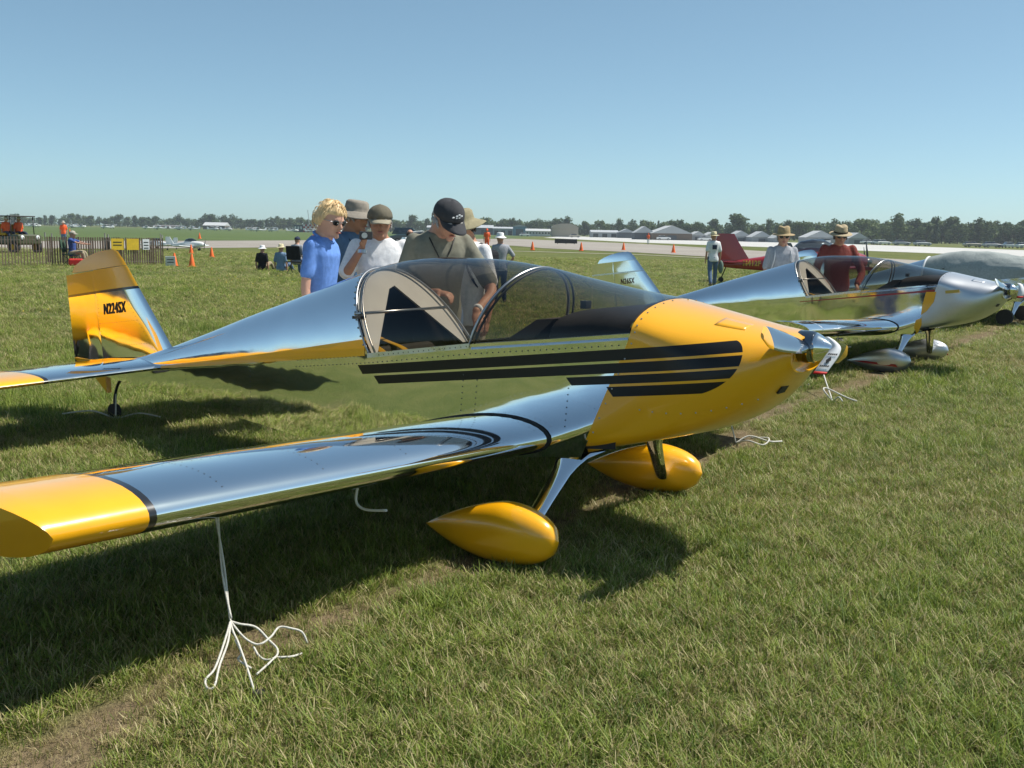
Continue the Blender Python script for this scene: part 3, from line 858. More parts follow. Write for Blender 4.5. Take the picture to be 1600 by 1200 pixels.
strip('taxiway', [(-.3, 115.4), (2.9, 100.5), (10.6, 85.3), (18.6, 59), (20.6, 50), (23, 38), (42, 30), (30, 73), (28.5, 90.3), (21.2, 170.8)], M['taxi'], .018)
strip('runway', [(9.5, 329), (24.8, 199), (32.9, 172), (43.1, 137), (52.8, 104), (70, 50), (150, 60), (93.6, 185), (94.6, 301), (54, 435), (30, 600)], M['runway'], .012)
strip('path', [(-8, 83.6), (-3.4, 82.3), (2.4, 79.6), (9.5, 75.2), (12.7, 69.0), (16.5, 62), (16.9, 62.4), (13.1, 70.0), (9.8, 76.6), (2.5, 81.0), (-3.4, 83.7), (-8, 85)], M['path'], .024)
# ------------------------------------------------------------------ people
SKIN = {}
def skin_mat(name, c):
    g = NG(name); co = g.co(); n = g.noise(co, 9, 4)
    k = g.ramp(n, [(.3, tuple(x * .86 for x in c)), (.7, tuple(min(1, x * 1.12) for x in c))])
    return g.done(g.bsdf(k, .55, 0, g.bump(g.noise(co, 120, 2), .12, .004), spec=.35))
SK = dict(fair=skin_mat('fair_skin', (.56, .32, .23)), tan=skin_mat('tanned_skin', (.40, .20, .12)), mid=skin_mat('ruddy_skin', (.47, .25, .17)))
FB = {}
def fab(name, col, wr=18, st=.5):
    if name not in FB: FB[name] = fabric(name, col, wr, st)
    return FB[name]
HAIR = dict(blond=simple('blond_hair', (.72, .52, .27), .45, 0, .28, 30), grey=simple('grey_hair', (.30, .29, .28), .6, 0, .3, 40), dark=simple('dark_hair', (.03, .02, .015), .5, 0, .3, 40))
M['lens'] = gloss('dark_lens', (.01, .008, .008), 0, .1)
M['lip'] = simple('lip_skin', (.36, .13, .10), .5)
M['eye_dark'] = simple('dark_eye', (.03, .02, .015), .25)
M['eye_white'] = simple('eye_white', (.62, .60, .57), .35)

FB_SHOE = simple('dark_shoe_leather', (.05, .04, .035), .6)
def limb(mb, pts, rad, seg=12, n=5):
    P = [(*p, r) for p, r in zip(pts, rad)]
    q = []; rr = []
    for i in range(len(pts) - 1):
        for k in range(n):
            t = k / n; q.append(Vector(pts[i]).lerp(Vector(pts[i + 1]), t)); rr.append(rad[i] + (rad[i + 1] - rad[i]) * t)
    q.append(Vector(pts[-1])); rr.append(rad[-1])
    # soften the bends
    for _ in range(2):
        q2 = q[:]
        for i in range(1, len(q) - 1): q2[i] = q[i] * .5 + (q[i - 1] + q[i + 1]) * .25
        q = q2
    mb.tube(q, rr, seg); mb.ellipsoid(q[0], (rr[0],) * 3, seg, 6); mb.ellipsoid(q[-1], (rr[-1],) * 3, seg, 6)

def remesh(o, vox, sm=3, f=.5):
    m = o.modifiers.new('skin', 'REMESH'); m.mode = 'VOXEL'; m.voxel_size = vox; m.use_smooth_shade = True
    s = o.modifiers.new('soften', 'SMOOTH'); s.factor = f; s.iterations = sm
    return o

def hand(mb, wrist, d, palm, h, curl=.5, thumb=1, grip=0.0):
    """palm plus five separate fingers; d = direction of the fingers, palm = direction the palm faces"""
    d = Vector(d).normalized(); pn = Vector(palm); pn = (pn - d * pn.dot(d)).normalized(); sd = d.cross(pn) * thumb
    w = Vector(wrist); u = h / 1.75
    c = w + d * .045 * u
    rot = Matrix((sd, d, pn)).transposed()
    mb.ellipsoid(c, (.040 * u, .052 * u, .017 * u), 12, 8, rot)
    mb.ellipsoid(c + d * .03 * u, (.040 * u, .028 * u, .014 * u), 12, 8, rot)
    for k, (off, ln) in enumerate(((.030, .070), (.010, .080), (-.011, .074), (-.030, .058))):
        b = w + d * .082 * u + sd * off * u; pts = [b]; a = 0
        for seg in (.45, .32, .23):
            a += curl * (.9 + .1 * k)
            b = b + (d * math.cos(a) + pn * math.sin(a)) * ln * seg * u; pts.append(b)
        mb.tube([w + d * .055 * u + sd * off * u] + pts, [.0095 * u, .0098 * u, .0088 * u, .0078 * u, .0062 * u], 8)
        mb.ellipsoid(pts[-1], (.0062 * u,) * 3, 8, 5)
    b0 = w + d * .022 * u + sd * .030 * u
    b1 = b0 + (sd * .8 + d * .65 + pn * .35).normalized() * .040 * u; b2 = b1 + (d * .85 + sd * (.35 - curl * .5) + pn * .45).normalized() * .032 * u
    mb.tube([b0, b1, b2], [.0125 * u, .0105 * u, .0075 * u], 8); mb.ellipsoid(b2, (.0075 * u,) * 3, 8, 5)

def person(loc, face, h, label, group=None, lean=0.0, head_yaw=0.0, head_pitch=0.0, arms=None, legs=None, skin='fair', shirt=None, sleeve=.5, pants=None, hat=None, hair=None,
           glasses=None, vox=.011, seated=0.0, build=1.0, hands=True, shoes=None, detail=True, shorts=False, extras=None):
    """stands at loc looking along the compass direction face (x, y). Local frame: +y ahead, +x to the person's right"""
    rz = math.atan2(-face[0], face[1])
    root = empty('person', loc, rz, label, 'person', group)
    u = h; S = build
    drop = seated * u        # lowers the hips
    hipz = .53 * u - drop; hip = Vector((0, 0, hipz))
    R = Matrix.Rotation(-lean, 3, 'X')          # forward bend about the hips
    def T(x, y, z):   # upper-body point (heights as fraction of u for a standing figure)
        p = Vector((x * u, y * u, (z - .53) * u)); return hip + R @ p
    sh = {1: T(.100 * S, -.004, .818), -1: T(-.100 * S, -.004, .818)}
    if arms is None: arms = {}
    A = {}
    for s in (1, -1):
        e, w_, hd, pl = arms.get(s, (None,) * 4)
        if e is None:
            e = sh[s] + Vector((s * .035 * u, -.02 * u, -.185 * u)); w_ = e + Vector((s * .005 * u, .04 * u, -.145 * u)); hd = Vector((0, .18, -1)); pl = Vector((-s, .2, 0))
        else: e = Vector(e) * u; w_ = Vector(w_) * u
        A[s] = (Vector(e), Vector(w_), Vector(hd), Vector(pl))
    Lg = {}
    for s in (1, -1):
        if legs and s in legs: k, a = (Vector(q) * u for q in legs[s])
        else: k = Vector((s * .062 * u, .012 * u, .285 * u)); a = Vector((s * .068 * u, -.008 * u, .045 * u))
        Lg[s] = (Vector((s * .052 * u, 0, hipz)), k, a)
    # head frame
    neck = T(0, .005, .845); hc = T(0, .022, .935)
    HR = R @ Matrix.Rotation(-head_yaw, 3, 'Z') @ Matrix.Rotation(-head_pitch, 3, 'X')
    hc = neck + (HR @ Vector((0, .018 * u, .088 * u)))
    hs = .072 * u      # half head height
    def H(x, y, z): return hc + HR @ Vector((x * hs, y * hs, z * hs))
    # ---- one continuous body
    mb = MB()
    def torso(infl=0.0, z0=.46, z1=.9, hem=0.0):
        tab = [(.46, .092, .068, 0), (.50, .098, .074, 0), (.55, .093, .072, .004), (.61, .083, .064, .006), (.67, .086, .066, .006), (.73, .098, .070, .004), (.785, .106, .064, 0), (.822, .098, .052, -.006), (.842, .068, .042, -.006), (.858, .044, .038, -.002), (.875, .036, .037, .004), (.895, .034, .036, .010)]
        rings = []
        for (z, a, b, yo) in tab:
            if z < z0 - .001 or z > z1: continue
            a = a * S * (1.0 if z < .82 else 1 / S); b = b * (S ** 1.4 if z < .78 else 1)
            ring = []
            for k in range(20):
                q = 2 * math.pi * k / 20; cc, ss = math.cos(q), math.sin(q)
                ring.append(T((a + infl / u) * (1 if cc > 0 else -1) * abs(cc) ** .8, yo + (b + infl / u) * (1 if ss > 0 else -1) * abs(ss) ** .85, z))
            rings.append(ring)
        return rings
    mb.loft(torso())
    for s in (1, -1):
        e, w_, hd, pl = A[s]
        limb(mb, [sh[s], e, w_], [.028 * u * S, .0235 * u * S, .0155 * u])
        if hands and detail: hand(mb, w_, hd, pl, h, .45 if abs(hd.z) > .8 else .6, -s if True else s)
        elif hands: mb.ellipsoid(w_ + hd.normalized() * .04 * u, (.018 * u, .018 * u, .035 * u), 10, 6, hd.to_track_quat('Z', 'Y').to_matrix())
        p, k, a = Lg[s]
        limb(mb, [p, k, a], [.052 * u * S, .034 * u * S, .022 * u])
        mb.ellipsoid(a + Vector((0, .035 * u, -.028 * u)), (.024 * u, .062 * u, .018 * u), 12, 7)
    # skull, jaw, nose, brow, ears
    rings = []
    for i in range(17):
        t = -1 + 2 * i / 16; t = max(-.995, min(.995, t))
        rr = math.sqrt(1 - t * t)
        wx = .70 * rr; fy = .86 * rr; by = .90 * rr
        if t < 0:
            wx = .70 * (1 - abs(t) ** 2.6) ** .5 * (1 - .22 * abs(t)); fy = .84 * (1 - .10 * abs(t)) * (1 - abs(t) ** 6) ** .5; by = .90 * rr * (1 - .25 * abs(t))
        ring = []
        for k in range(24):
            q = 2 * math.pi * k / 24; cc, ss = math.cos(q), math.sin(q)
            ring.append(H(wx * cc, (fy if ss > 0 else by) * (1 if ss > 0 else -1) * abs(ss) ** .92 - .02, t))
        rings.append(ring)
    mb.loft(rings)
    mb.loft([[H(.10 * math.cos(q) * k, y + .09 * math.sin(q) * k, z) for q in [2 * math.pi * j / 10 for j in range(10)]] for (y, z, k) in ((.80, .16, .55), (.90, -.02, .85), (1.0, -.20, 1.2), (.92, -.29, 1.25), (.80, -.32, .9))])
    mb.ellipsoid(H(0, .74, .22), (.46 * hs, .12 * hs, .07 * hs), 12, 7, HR)
    mb.ellipsoid(H(0, .70, -.80), (.24 * hs, .16 * hs, .14 * hs), 12, 7, HR)
    for s in (1, -1):
        mb.ellipsoid(H(s * .36, .60, -.18), (.20 * hs, .16 * hs, .18 * hs), 10, 6, HR)
        mb.ellipsoid(H(s * .71, -.10, -.02), (.06 * hs, .13 * hs, .23 * hs), 10, 7, HR)
    mb.tube([neck - (HR @ Vector((0, 0, .02 * u))), H(0, -.12, -.55)], [.036 * u, .036 * u], 14)
    remesh(mb.build('body', SK[skin], root), vox, 4)
    if detail:
        mb = MB(); mb.ellipsoid(H(0, .845, -.52), (.22 * hs, .06 * hs, .055 * hs), 12, 6, HR); mb.build('lips', M['lip'], root, smooth=True)
        if not glasses:
            for s in (1, -1):
                mb = MB(); mb.ellipsoid(H(s * .30, .735, .07), (.10 * hs, .075 * hs, .055 * hs), 10, 6, HR); e = mb.build('eye', M['eye_white'], root, smooth=True)
                mb = MB(); mb.ellipsoid(H(s * .30, .79, .07), (.045 * hs, .03 * hs, .05 * hs), 8, 6, HR); mb.build('iris', M['eye_dark'], e, smooth=True)
                mb = MB(); mb.tube([H(s * .14, .86, .24), H(s * .32, .85, .30), H(s * .50, .72, .23)], [.03 * hs, .045 * hs, .02 * hs], 6); mb.build('eyebrow', HAIR.get(hair[0] if hair else 'dark', HAIR['dark']), root, smooth=True)
    # ---- clothes
    if shirt:
        mb = MB(); mb.loft(torso(.013, .455, .862))
        for s in (1, -1):
            e, w_ = A[s][0], A[s][1]
            if sleeve <= .62:
                end = sh[s].lerp(e, sleeve / .62 * .98)
                limb(mb, [sh[s], sh[s].lerp(end, .5), end], [.033 * u * S, .034 * u * S, .036 * u * S])
            else: limb(mb, [sh[s], e, e.lerp(w_, .93)], [.033 * u * S, .030 * u * S, .022 * u * S])
        remesh(mb.build('shirt', shirt, root), max(vox, .012), 4)
    if pants:
        mb = MB(); 
        rings = []
        for (z, a, b) in ((.565, .098, .078), (.53, .102, .079), (.49, .100, .077), (.45, .085, .07)):
            rings.append([hip + Vector((a * u * S * math.cos(q), b * u * S ** 1.2 * math.sin(q), (z - .53) * u)) for q in [2 * math.pi * k / 18 for k in range(18)]])
        mb.loft(rings)
        for s in (1, -1):
            p, k, a = Lg[s]
            if shorts: limb(mb, [p, p.lerp(k, .95)], [.062 * u * S, .050 * u * S])
            else: limb(mb, [p, k, a.lerp(k, .06)], [.060 * u * S, .043 * u * S, .036 * u])
        remesh(mb.build('shorts' if shorts else 'trousers', pants, root), max(vox, .013), 4)
    for s in (1, -1):
        a = Lg[s][2]; mb = MB(); mb.ellipsoid(a + Vector((0, .036 * u, -.027 * u)), (.030 * u, .072 * u, .024 * u), 14, 8); mb.ellipsoid(a + Vector((0, -.005 * u, -.012 * u)), (.028 * u, .03 * u, .028 * u), 12, 7)
        remesh(mb.build('shoe', shoes or FB_SHOE, root), .012, 2)
    # ---- hair
    if hair:
        kind, style = hair; r = random.Random(hash(label) % 997 if False else len(label)); mb = MB()
        if style == 'short':
            for i in range(130):
                a = r.uniform(0, 6.283); t = r.uniform(-.25, .55); 
                if math.sin(a) > .35 and t < .5: continue
                rr = math.sqrt(1 - t * t); p = H(.73 * rr * math.cos(a), .90 * rr * math.sin(a) - .04, t); q = H(.76 * rr * math.cos(a + .12), .94 * rr * math.sin(a + .12) - .05, t - .22)
                mb.tube([p, (p + q) / 2 * 1.0, q], [.05 * hs, .07 * hs, .02 * hs], 5)
        else:   # short swept-back layers: a full shell with combed ridges and a few loose strands
            rings = []; NR, NC = 26, 72
            for i in range(NR + 1):
                th = .03 + 2.25 * i / NR; ring = []
                for k in range(NC):
                    a = 2 * math.pi * k / NC; fr_ = math.sin(a); t = math.cos(th); rr_ = math.sin(th)
                    lim = 1.12 + .95 * sstep(.55, -.15, fr_)        # how far down the hair reaches around the head
                    cover = 1 - sstep(lim - .10, lim + .06, th)
                    vol = 1.07 + .08 * sstep(1.5, .2, th) + .07 * noise.noise(Vector((math.cos(a) * 1.6, fr_ * 1.6, t * 1.6 + 3)))
                    comb = .022 * math.sin(26 * a + 6 * th + 2.5 * noise.noise(Vector((a * 1.5, th * 2, 1)))) + .016 * math.sin(47 * a - 4 * th)
                    q = (vol + comb) * cover + .80 * (1 - cover)
                    ring.append(H(.78 * rr_ * math.cos(a) * q, .95 * rr_ * fr_ * q - .07, t * 1.0 * q + .06))
                rings.append(ring)
            mb.loft(rings, True, True)
            for i in range(170):
                a = r.uniform(0, 6.283); fr_ = math.sin(a); th = r.uniform(.1, 1.12 + .85 * sstep(.55, -.15, fr_)); pts = []
                for k in range(5):
                    f = k / 4; t2 = th + .30 * f; a2 = a + .10 * f * (1 if math.cos(a) > 0 else -1) * (1 if fr_ < 0 else -1); q = 1.16 + .07 * math.sin(math.pi * f) + .05 * r.random() * f
                    pts.append(H(.78 * math.sin(t2) * math.cos(a2) * q, .95 * math.sin(t2) * math.sin(a2) * q - .07, math.cos(t2) * q + .06))
                mb.tube(pts, [.012 * hs, .018 * hs, .018 * hs, .014 * hs, .004 * hs], 4)
        tag(mb.build('hair', HAIR[kind], root, smooth=True), kind='stuff')
    # ---- hats
    if hat:
        kind, hm = hat[0], hat[1]
        if kind == 'cap':
            mb = MB(); rings = []
            for i in range(9):
                t = i / 8 * math.pi / 2; rings.append([H(.80 * math.cos(t) * math.cos(q), .96 * math.cos(t) * math.sin(q) - .04, .26 + .84 * math.sin(t) ** .85 + .05 * math.sin(q)) for q in [2 * math.pi * k / 28 for k in range(28)]])
            mb.loft(rings, False, True)
            c = mb.build('cap', hm, root, smooth=True); c.modifiers.new('thick', 'SOLIDIFY').thickness = .004
            mb = MB(); rows = []
            for i in range(7):
                q = i / 6; rows.append([H((.76 - .08 * q * q) * math.sin(b), .86 * math.cos(b) - .02 + .86 * q * math.cos(b) ** .6, .32 - .16 * q - .14 * (math.sin(b) ** 2) * (.4 + q)) for b in [-1.25 + 2.5 * k / 14 for k in range(15)]])
            mb.loft(rows, False, False, closed=False); b_ = mb.build('brim', hat[2] if len(hat) > 2 else hm, c, smooth=True); b_.modifiers.new('thick', 'SOLIDIFY').thickness = .005
            mb = MB(); mb.ellipsoid(H(0, -.04, 1.10), (.07 * hs, .07 * hs, .04 * hs), 10, 6, HR); mb.build('button', hm, c, smooth=True)
            if len(hat) > 3:
                mb = MB()
                for i in range(7):
                    a = i / 7 * 6.283; k = .20 + .12 * math.sin(3 * a + 1)
                    mb.ellipsoid(H(k * math.cos(a) * .9, .86 - .02, .66 + k * math.sin(a) * .7), (.08 * hs, .03 * hs, .05 * hs), 8, 5, HR)
                mb.build('cap_emblem', hat[3], c, smooth=True)
        else:
            wide, crown, flop = {'straw': (1.62, .98, .10), 'bucket': (1.42, .80, .42), 'boonie': (1.62, .72, .34), 'fedora': (1.45, .95, .02)}[kind]
            mb = MB(); prof = []
            rings = []
            for (rad, z) in ((wide, .30), (wide * .97, .33), (wide * .8, .36), (.90, .40), (.86, .44), (.82, .62), (.76, .40 + crown * .80), (.62, .40 + crown * .97), (.30, .40 + crown * 1.0), (.05, .40 + crown * .95)):
                ring = []
                for k in range(32):
                    q = 2 * math.pi * k / 32; e = max(0, rad - .95)
                    zz = z - flop * e * (1.0 + .35 * math.sin(3 * q)) + (.16 * e * abs(math.cos(q)) if kind == 'straw' else 0)
                    if kind in ('straw', 'fedora') and rad < .7: zz -= .14 * math.exp(-(math.cos(q) * rad / .25) ** 2)
                    ring.append(H(rad * math.cos(q) * .92, rad * math.sin(q) * 1.06 - .05, zz))
                rings.append(ring)
            mb.loft(rings, False, True); c = mb.build('hat', hm, root, smooth=True); c.modifiers.new('thick', 'SOLIDIFY').thickness = .006
            if len(hat) > 2:
                mb = MB(); mb.loft([[H(.885 * math.cos(q) * .93, .885 * math.sin(q) * 1.06 - .05, z) for q in [2 * math.pi * k / 28 for k in range(28)]] for z in (.44, .60)], False, False); mb.build('hat_band', hat[2], c, smooth=True)
    if glasses:
        for s in (1, -1):
            mb = MB(); mb.ellipsoid(H(s * .33, .83, .06), (.23 * hs, .05 * hs, .17 * hs), 14, 8, HR @ Matrix.Rotation(-s * .25, 3, 'Z')); gl = mb.build('sunglass_lens', glasses, root, smooth=True)
            mb = MB(); mb.tube([H(s * .55, .78, .12), H(s * .70, .55, .12), H(s * .74, .0, .08)], .022 * hs, 6); mb.build('temple_arm', M['steel'], gl, smooth=True)
        mb = MB(); mb.tube([H(-.14, .90, .10), H(0, .94, .12), H(.14, .90, .10)], .022 * hs, 6); mb.build('bridge', M['steel'], root, smooth=True)
    if extras: extras(root, T, H, A, HR, u, hs)
    return root
def w2l(p, loc, face):
    """world point to the person's local frame"""
    rz = math.atan2(-face[0], face[1]); d = Vector(p) - Vector(loc); return Matrix.Rotation(-rz, 3, 'Z') @ d

# the woman in blue looking into the cockpit
def collar(root, T, H, A, HR, u, hs):
    mb = MB(); mb.tube([T(.046 * math.cos(a), .004 + .044 * math.sin(a), .856 - .018 * math.sin(a)) for a in [2 * math.pi * k / 22 for k in range(23)]], .011, 6); mb.build('collar', fab('blue_cotton', (.13, .26, .62)), root, smooth=True)
person((-1.46, 7.42, 0), (.96, -.28), 1.69, 'blond woman in a blue short sleeved blouse and sunglasses beside the yellow nosed airplane', lean=.10, head_yaw=.34, head_pitch=.16,
       skin='fair', shirt=fab('blue_cotton', (.13, .26, .62)), sleeve=.40, pants=fab('khaki_cotton', (.30, .25, .17)), hair=('blond', 'bob'), glasses=M['lens'], vox=.010, extras=collar, build=.88)

# the man in the dark cap bent over the cockpit
loc = (-.54, 6.98, 0); fc = (.28, -.96)
ll = lambda p: tuple(w2l(p, loc, fc) / 1.76)
def bracelet(root, T, H, A, HR, u, hs):
    e, w_ = A[-1][0], A[-1][1]; d = (w_ - e).normalized()
    mb = MB(); mb.tube([w_ - d * .035, w_ - d * .012], [.036, .034], 16); mb.build('wrist_band', M['white_ribbon'], root, smooth=True)
    mb = MB()
    mb.tube([T(.05, .04, .842), T(.03, .068, .80), T(.0, .082, .745), T(-.03, .068, .80), T(-.05, .04, .842)], .004, 6); mb.build('lanyard', M['print_black'], root, smooth=True)
person(loc, fc, 1.76, 'man in an olive tee shirt and dark grey cap bending over the open cockpit', lean=.20, head_yaw=-.30, head_pitch=.42, skin='mid', shirt=fab('olive_cotton', (.185, .18, .14), 14, .9), sleeve=.50,
       pants=fab('denim', (.10, .15, .24)), hat=('cap', fab('dark_grey_twill', (.050, .051, .056)), fab('dark_grey_twill', (.050, .051, .056)), M['white_ribbon']), hair=('grey', 'short'), vox=.008, build=1.0,
       arms={-1: (ll((-.13, 6.84, 1.10)), ll((-.245, 6.58, .985)), (-.05, .55, -.85), (.0, -.8, -.5)), 1: (ll((-.80, 6.86, 1.06)), ll((-.50, 6.62, 1.10)), (-.6, .7, -.1), (0, -.2, -1))}, extras=bracelet)

# the man in a white tee shirt raising a camera
loc = (-1.07, 8.0, 0); fc = (.12, -.99)
ll = lambda p: tuple(w2l(p, loc, fc) / 1.72)
def camera_in_hand(root, T, H, A, HR, u, hs):
    w_ = A[1][1]; p = w_ + Vector((-.03, .08, .09))
    mb = MB(); mb.box(p, (.10, .035, .062)); b = mod_bevel(mb.build('pocket_camera', M['dark_steel'], root), .008)
    mb = MB(); mb.tube([p + Vector((.01, .016, 0)), p + Vector((.01, .045, 0))], .022, 16); mb.build('camera_lens', M['steel'], b, smooth=40)
    mb = MB(); mb.tube([w_ + Vector((0, 0, -.02)), w_ + Vector((0, .004, -.045))], .036, 14); mb.build('wrist_watch', M['steel'], root, smooth=40)
    mb = MB(); mb.add([T(-.055, .088, .735), T(-.020, .092, .735), T(-.022, .092, .700), T(-.057, .088, .700)], [(0, 1, 2, 3)]); o = mb.build('pocket', fab('white_cotton', (.72, .72, .73)), root); o.modifiers.new('thick', 'SOLIDIFY').thickness = .006
person(loc, fc, 1.68, 'man in a white tee shirt and olive cap lifting a small camera to his face', lean=.06, head_yaw=-.06, head_pitch=.08, skin='tan', shirt=fab('white_cotton', (.72, .72, .73)), sleeve=.52,
       pants=fab('navy_cotton', (.03, .04, .07)), hat=('cap', fab('faded_olive_twill', (.14, .125, .09)), fab('pale_olive_twill', (.30, .27, .20))), hair=('grey', 'short'), vox=.010, build=1.10,
       arms={1: (ll((-1.33, 7.83, 1.16)), ll((-1.17, 7.72, 1.40)), (-.25, .25, .95), (-.8, .6, 0)), -1: (None,) * 4}, extras=camera_in_hand)

# the man with the bucket hat and daypack behind the woman
def pack(mat, strap):
    def f(root, T, H, A, HR, u, hs):
        mb = MB(); mb.box(T(0, -.105, .70), (.17 * u, .085 * u, .24 * u)); mod_bevel(mb.build('daypack', mat, root), .04, 3)
        for s in (1, -1):
            mb = MB(); mb.tube(cr([T(s * .06, -.075, .80), T(s * .062, -.02, .842), T(s * .066, .055, .80), T(s * .072, .085, .74), T(s * .085, .03, .655), T(s * .07, -.07, .64)], 5), .020, 6, flat=.3, upv=(0, 1, 1)); mb.build('shoulder_strap', strap, root, smooth=True)
    return f
person((-1.40, 8.62, 0), (.88, -.48), 1.73, 'man in a pale floppy hat and dark daypack standing behind the blond woman', skin='tan', shirt=fab('slate_blue_cotton', (.10, .17, .27)), sleeve=.5, pants=fab('navy_cotton', (.03, .04, .07)),
       hat=('boonie', fab('dusty_canvas', (.26, .23, .19))), hair=('grey', 'short'), extras=pack(fab('black_nylon', (.015, .016, .02)), fab('black_nylon', (.015, .016, .02))), head_pitch=.15)
person((-.37, 7.98, 0), (-.62, -.78), 1.66, 'man in a khaki sun hat and white shirt behind the man in the dark cap', skin='tan', shirt=fab('white_cotton', (.72, .72, .73)), sleeve=.5, pants=fab('khaki_cotton', (.30, .25, .17)),
       hat=('boonie', fab('khaki_canvas', (.27, .24, .15))), hair=('dark', 'short'), extras=pack(fab('black_nylon', (.015, .016, .02)), fab('black_nylon', (.015, .016, .02))), head_pitch=.22)
# two men in straw hats beyond the silver airplane
person((3.80, 14.3, 0), (-.15, -1), 1.62, 'man in a straw hat and grey tee shirt beyond the silver airplane', skin='mid', shirt=fab('grey_marl_cotton', (.36, .37, .40)), sleeve=.5, pants=fab('denim', (.10, .15, .24)),
       hat=('fedora', simple('straw', (.34, .25, .13), .8, 0, .25, 60, bump=.4, bs=120)), hair=('grey', 'short'), glasses=M['lens'], extras=pack(fab('slate_nylon', (.10, .12, .16)), fab('white_cotton', (.72, .72, .73))), head_pitch=.1)
g = NG('red_plaid_cotton'); co = g.co(); x, y, z = g.xyz(co)[0:3]
pl = g.m('ADD', g.m('GREATER_THAN', g.m('SINE', g.m('MULTIPLY', x, 170.0)), .55), g.m('GREATER_THAN', g.m('SINE', g.m('MULTIPLY', z, 170.0)), .55))
M['plaid'] = g.done(g.bsdf(g.ramp(g.m('MULTIPLY', pl, .5), [(0, (.22, .035, .028)), (.5, (.12, .022, .02)), (1, (.42, .24, .18))]), .85, 0, g.bump(g.noise(co, 18, 3), .5, .03), spec=.2))
person((4.63, 14.45, 0), (-.1, -1), 1.66, 'man in a straw hat and red plaid shirt leaning toward the silver airplane canopy', lean=.12, skin='tan', shirt=M['plaid'], sleeve=.9, pants=fab('denim', (.10, .15, .24)), build=1.15,
       hat=('fedora', simple('pale_straw', (.38, .30, .18), .8, 0, .25, 60, bump=.4, bs=120), fab('dark_hat_band', (.03, .025, .02))), hair=('dark', 'short'), glasses=M['lens'], head_pitch=.1,
       arms={1: ((.20, .10, .62), (.12, .26, .52), (0, .8, -.5), (-.6, 0, -.8)), -1: ((-.20, .10, .62), (-.12, .26, .52), (0, .8, -.5), (.6, 0, -.8))})
# ------------------------------------------------------------------ the two neighbouring airplanes of the same kind
LIV2 = dict(tip=M['metal'], bandm=M['metal_dull'], cowl=M['silver_paint'], side=M['side_plain'], pant=M['silver_paint'], pant_stripe=True, reg='N26SX', regmat=simple('maroon_vinyl', (.06, .008, .01), .4), proptip=M['white'], prop=.2)
plane2 = sonex('sport_airplane', (4.75, 11.9, 0), math.radians(-41.2), .952, LIV2, 'bare polished low wing airplane with silver painted cowling beside two men in straw hats')
M['cover'] = fabric('grey_cover_cloth', (.29, .32, .31), 6, 1.0)
LIV3 = dict(tip=M['metal'], bandm=M['metal_dull'], cowl=M['silver_paint'], side=M['side_plain'], pant=None, proptip=M['white'], prop=.6, cover=M['cover'])
plane3 = sonex('sport_airplane', (9.42, 18.7, 0), math.radians(-41), .952, LIV3, 'polished airplane with its canopy and cowling under a wrinkled grey cloth cover')
# the thin maroon line along the silver side
mb = MB(); mb.add([(-1.3, -.4335, zs(-1.3) - .06), (.40, -.4335, zs(.40) - .06), (.40, -.4335, zs(.40) - .085), (-1.3, -.4335, zs(-1.3) - .068)], [(0, 1, 2, 3)]); mb.build('side_line', M['red'], plane2)
mb = MB(); mb.box((.60, -.436, .985), (.16, .004, .035), Matrix.Rotation(-.14, 3, 'Y')); mb.build('maker_plate', M['gold'], plane2)

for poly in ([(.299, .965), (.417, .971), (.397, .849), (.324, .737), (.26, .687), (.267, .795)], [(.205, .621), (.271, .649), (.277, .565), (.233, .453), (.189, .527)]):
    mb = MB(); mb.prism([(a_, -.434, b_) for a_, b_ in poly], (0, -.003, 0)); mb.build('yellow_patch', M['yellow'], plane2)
# ------------------------------------------------------------------ tie-down ropes, stakes and spinner streamers
def rope_thing(label, ropes, r=.006, stake=None):
    root = empty('tie_down_rope', ropes[0][-1], 0, label, 'rope', 'tie down ropes'); o = Vector(ropes[0][-1])
    for k, pts in enumerate(ropes):
        mb = MB(); mb.tube([p - o for p in cr(pts, 6)], r, 6); mb.build('rope_strand', M['rope'], root, smooth=True)
    if stake:
        mb = MB(); mb.tube([Vector(stake) - o + Vector((0, 0, -.06)), Vector(stake) - o + Vector((.01, 0, .035))], .009, 8); mb.lathe([(0, .02), (.008, .02)], 'z', 10, Vector(stake) - o + Vector((.01, 0, .03))); mb.build('stake', M['steel'], root, smooth=40)
    return root
Pw = plane1.matrix_world
def pl(root, s, y, z):
    e = root.rotation_euler[2]; k = root.scale[0]; f = Vector((math.cos(e), math.sin(e), 0)); l = Vector((-math.sin(e), math.cos(e), 0))
    return Vector(root.location) + (f * s - l * y + Vector((0, 0, z))) * k
a = pl(plane1, -.30, 2.14, .475); K = Vector((-.975, 3.345, .13)); G = Vector((-.81, 3.05, .02))
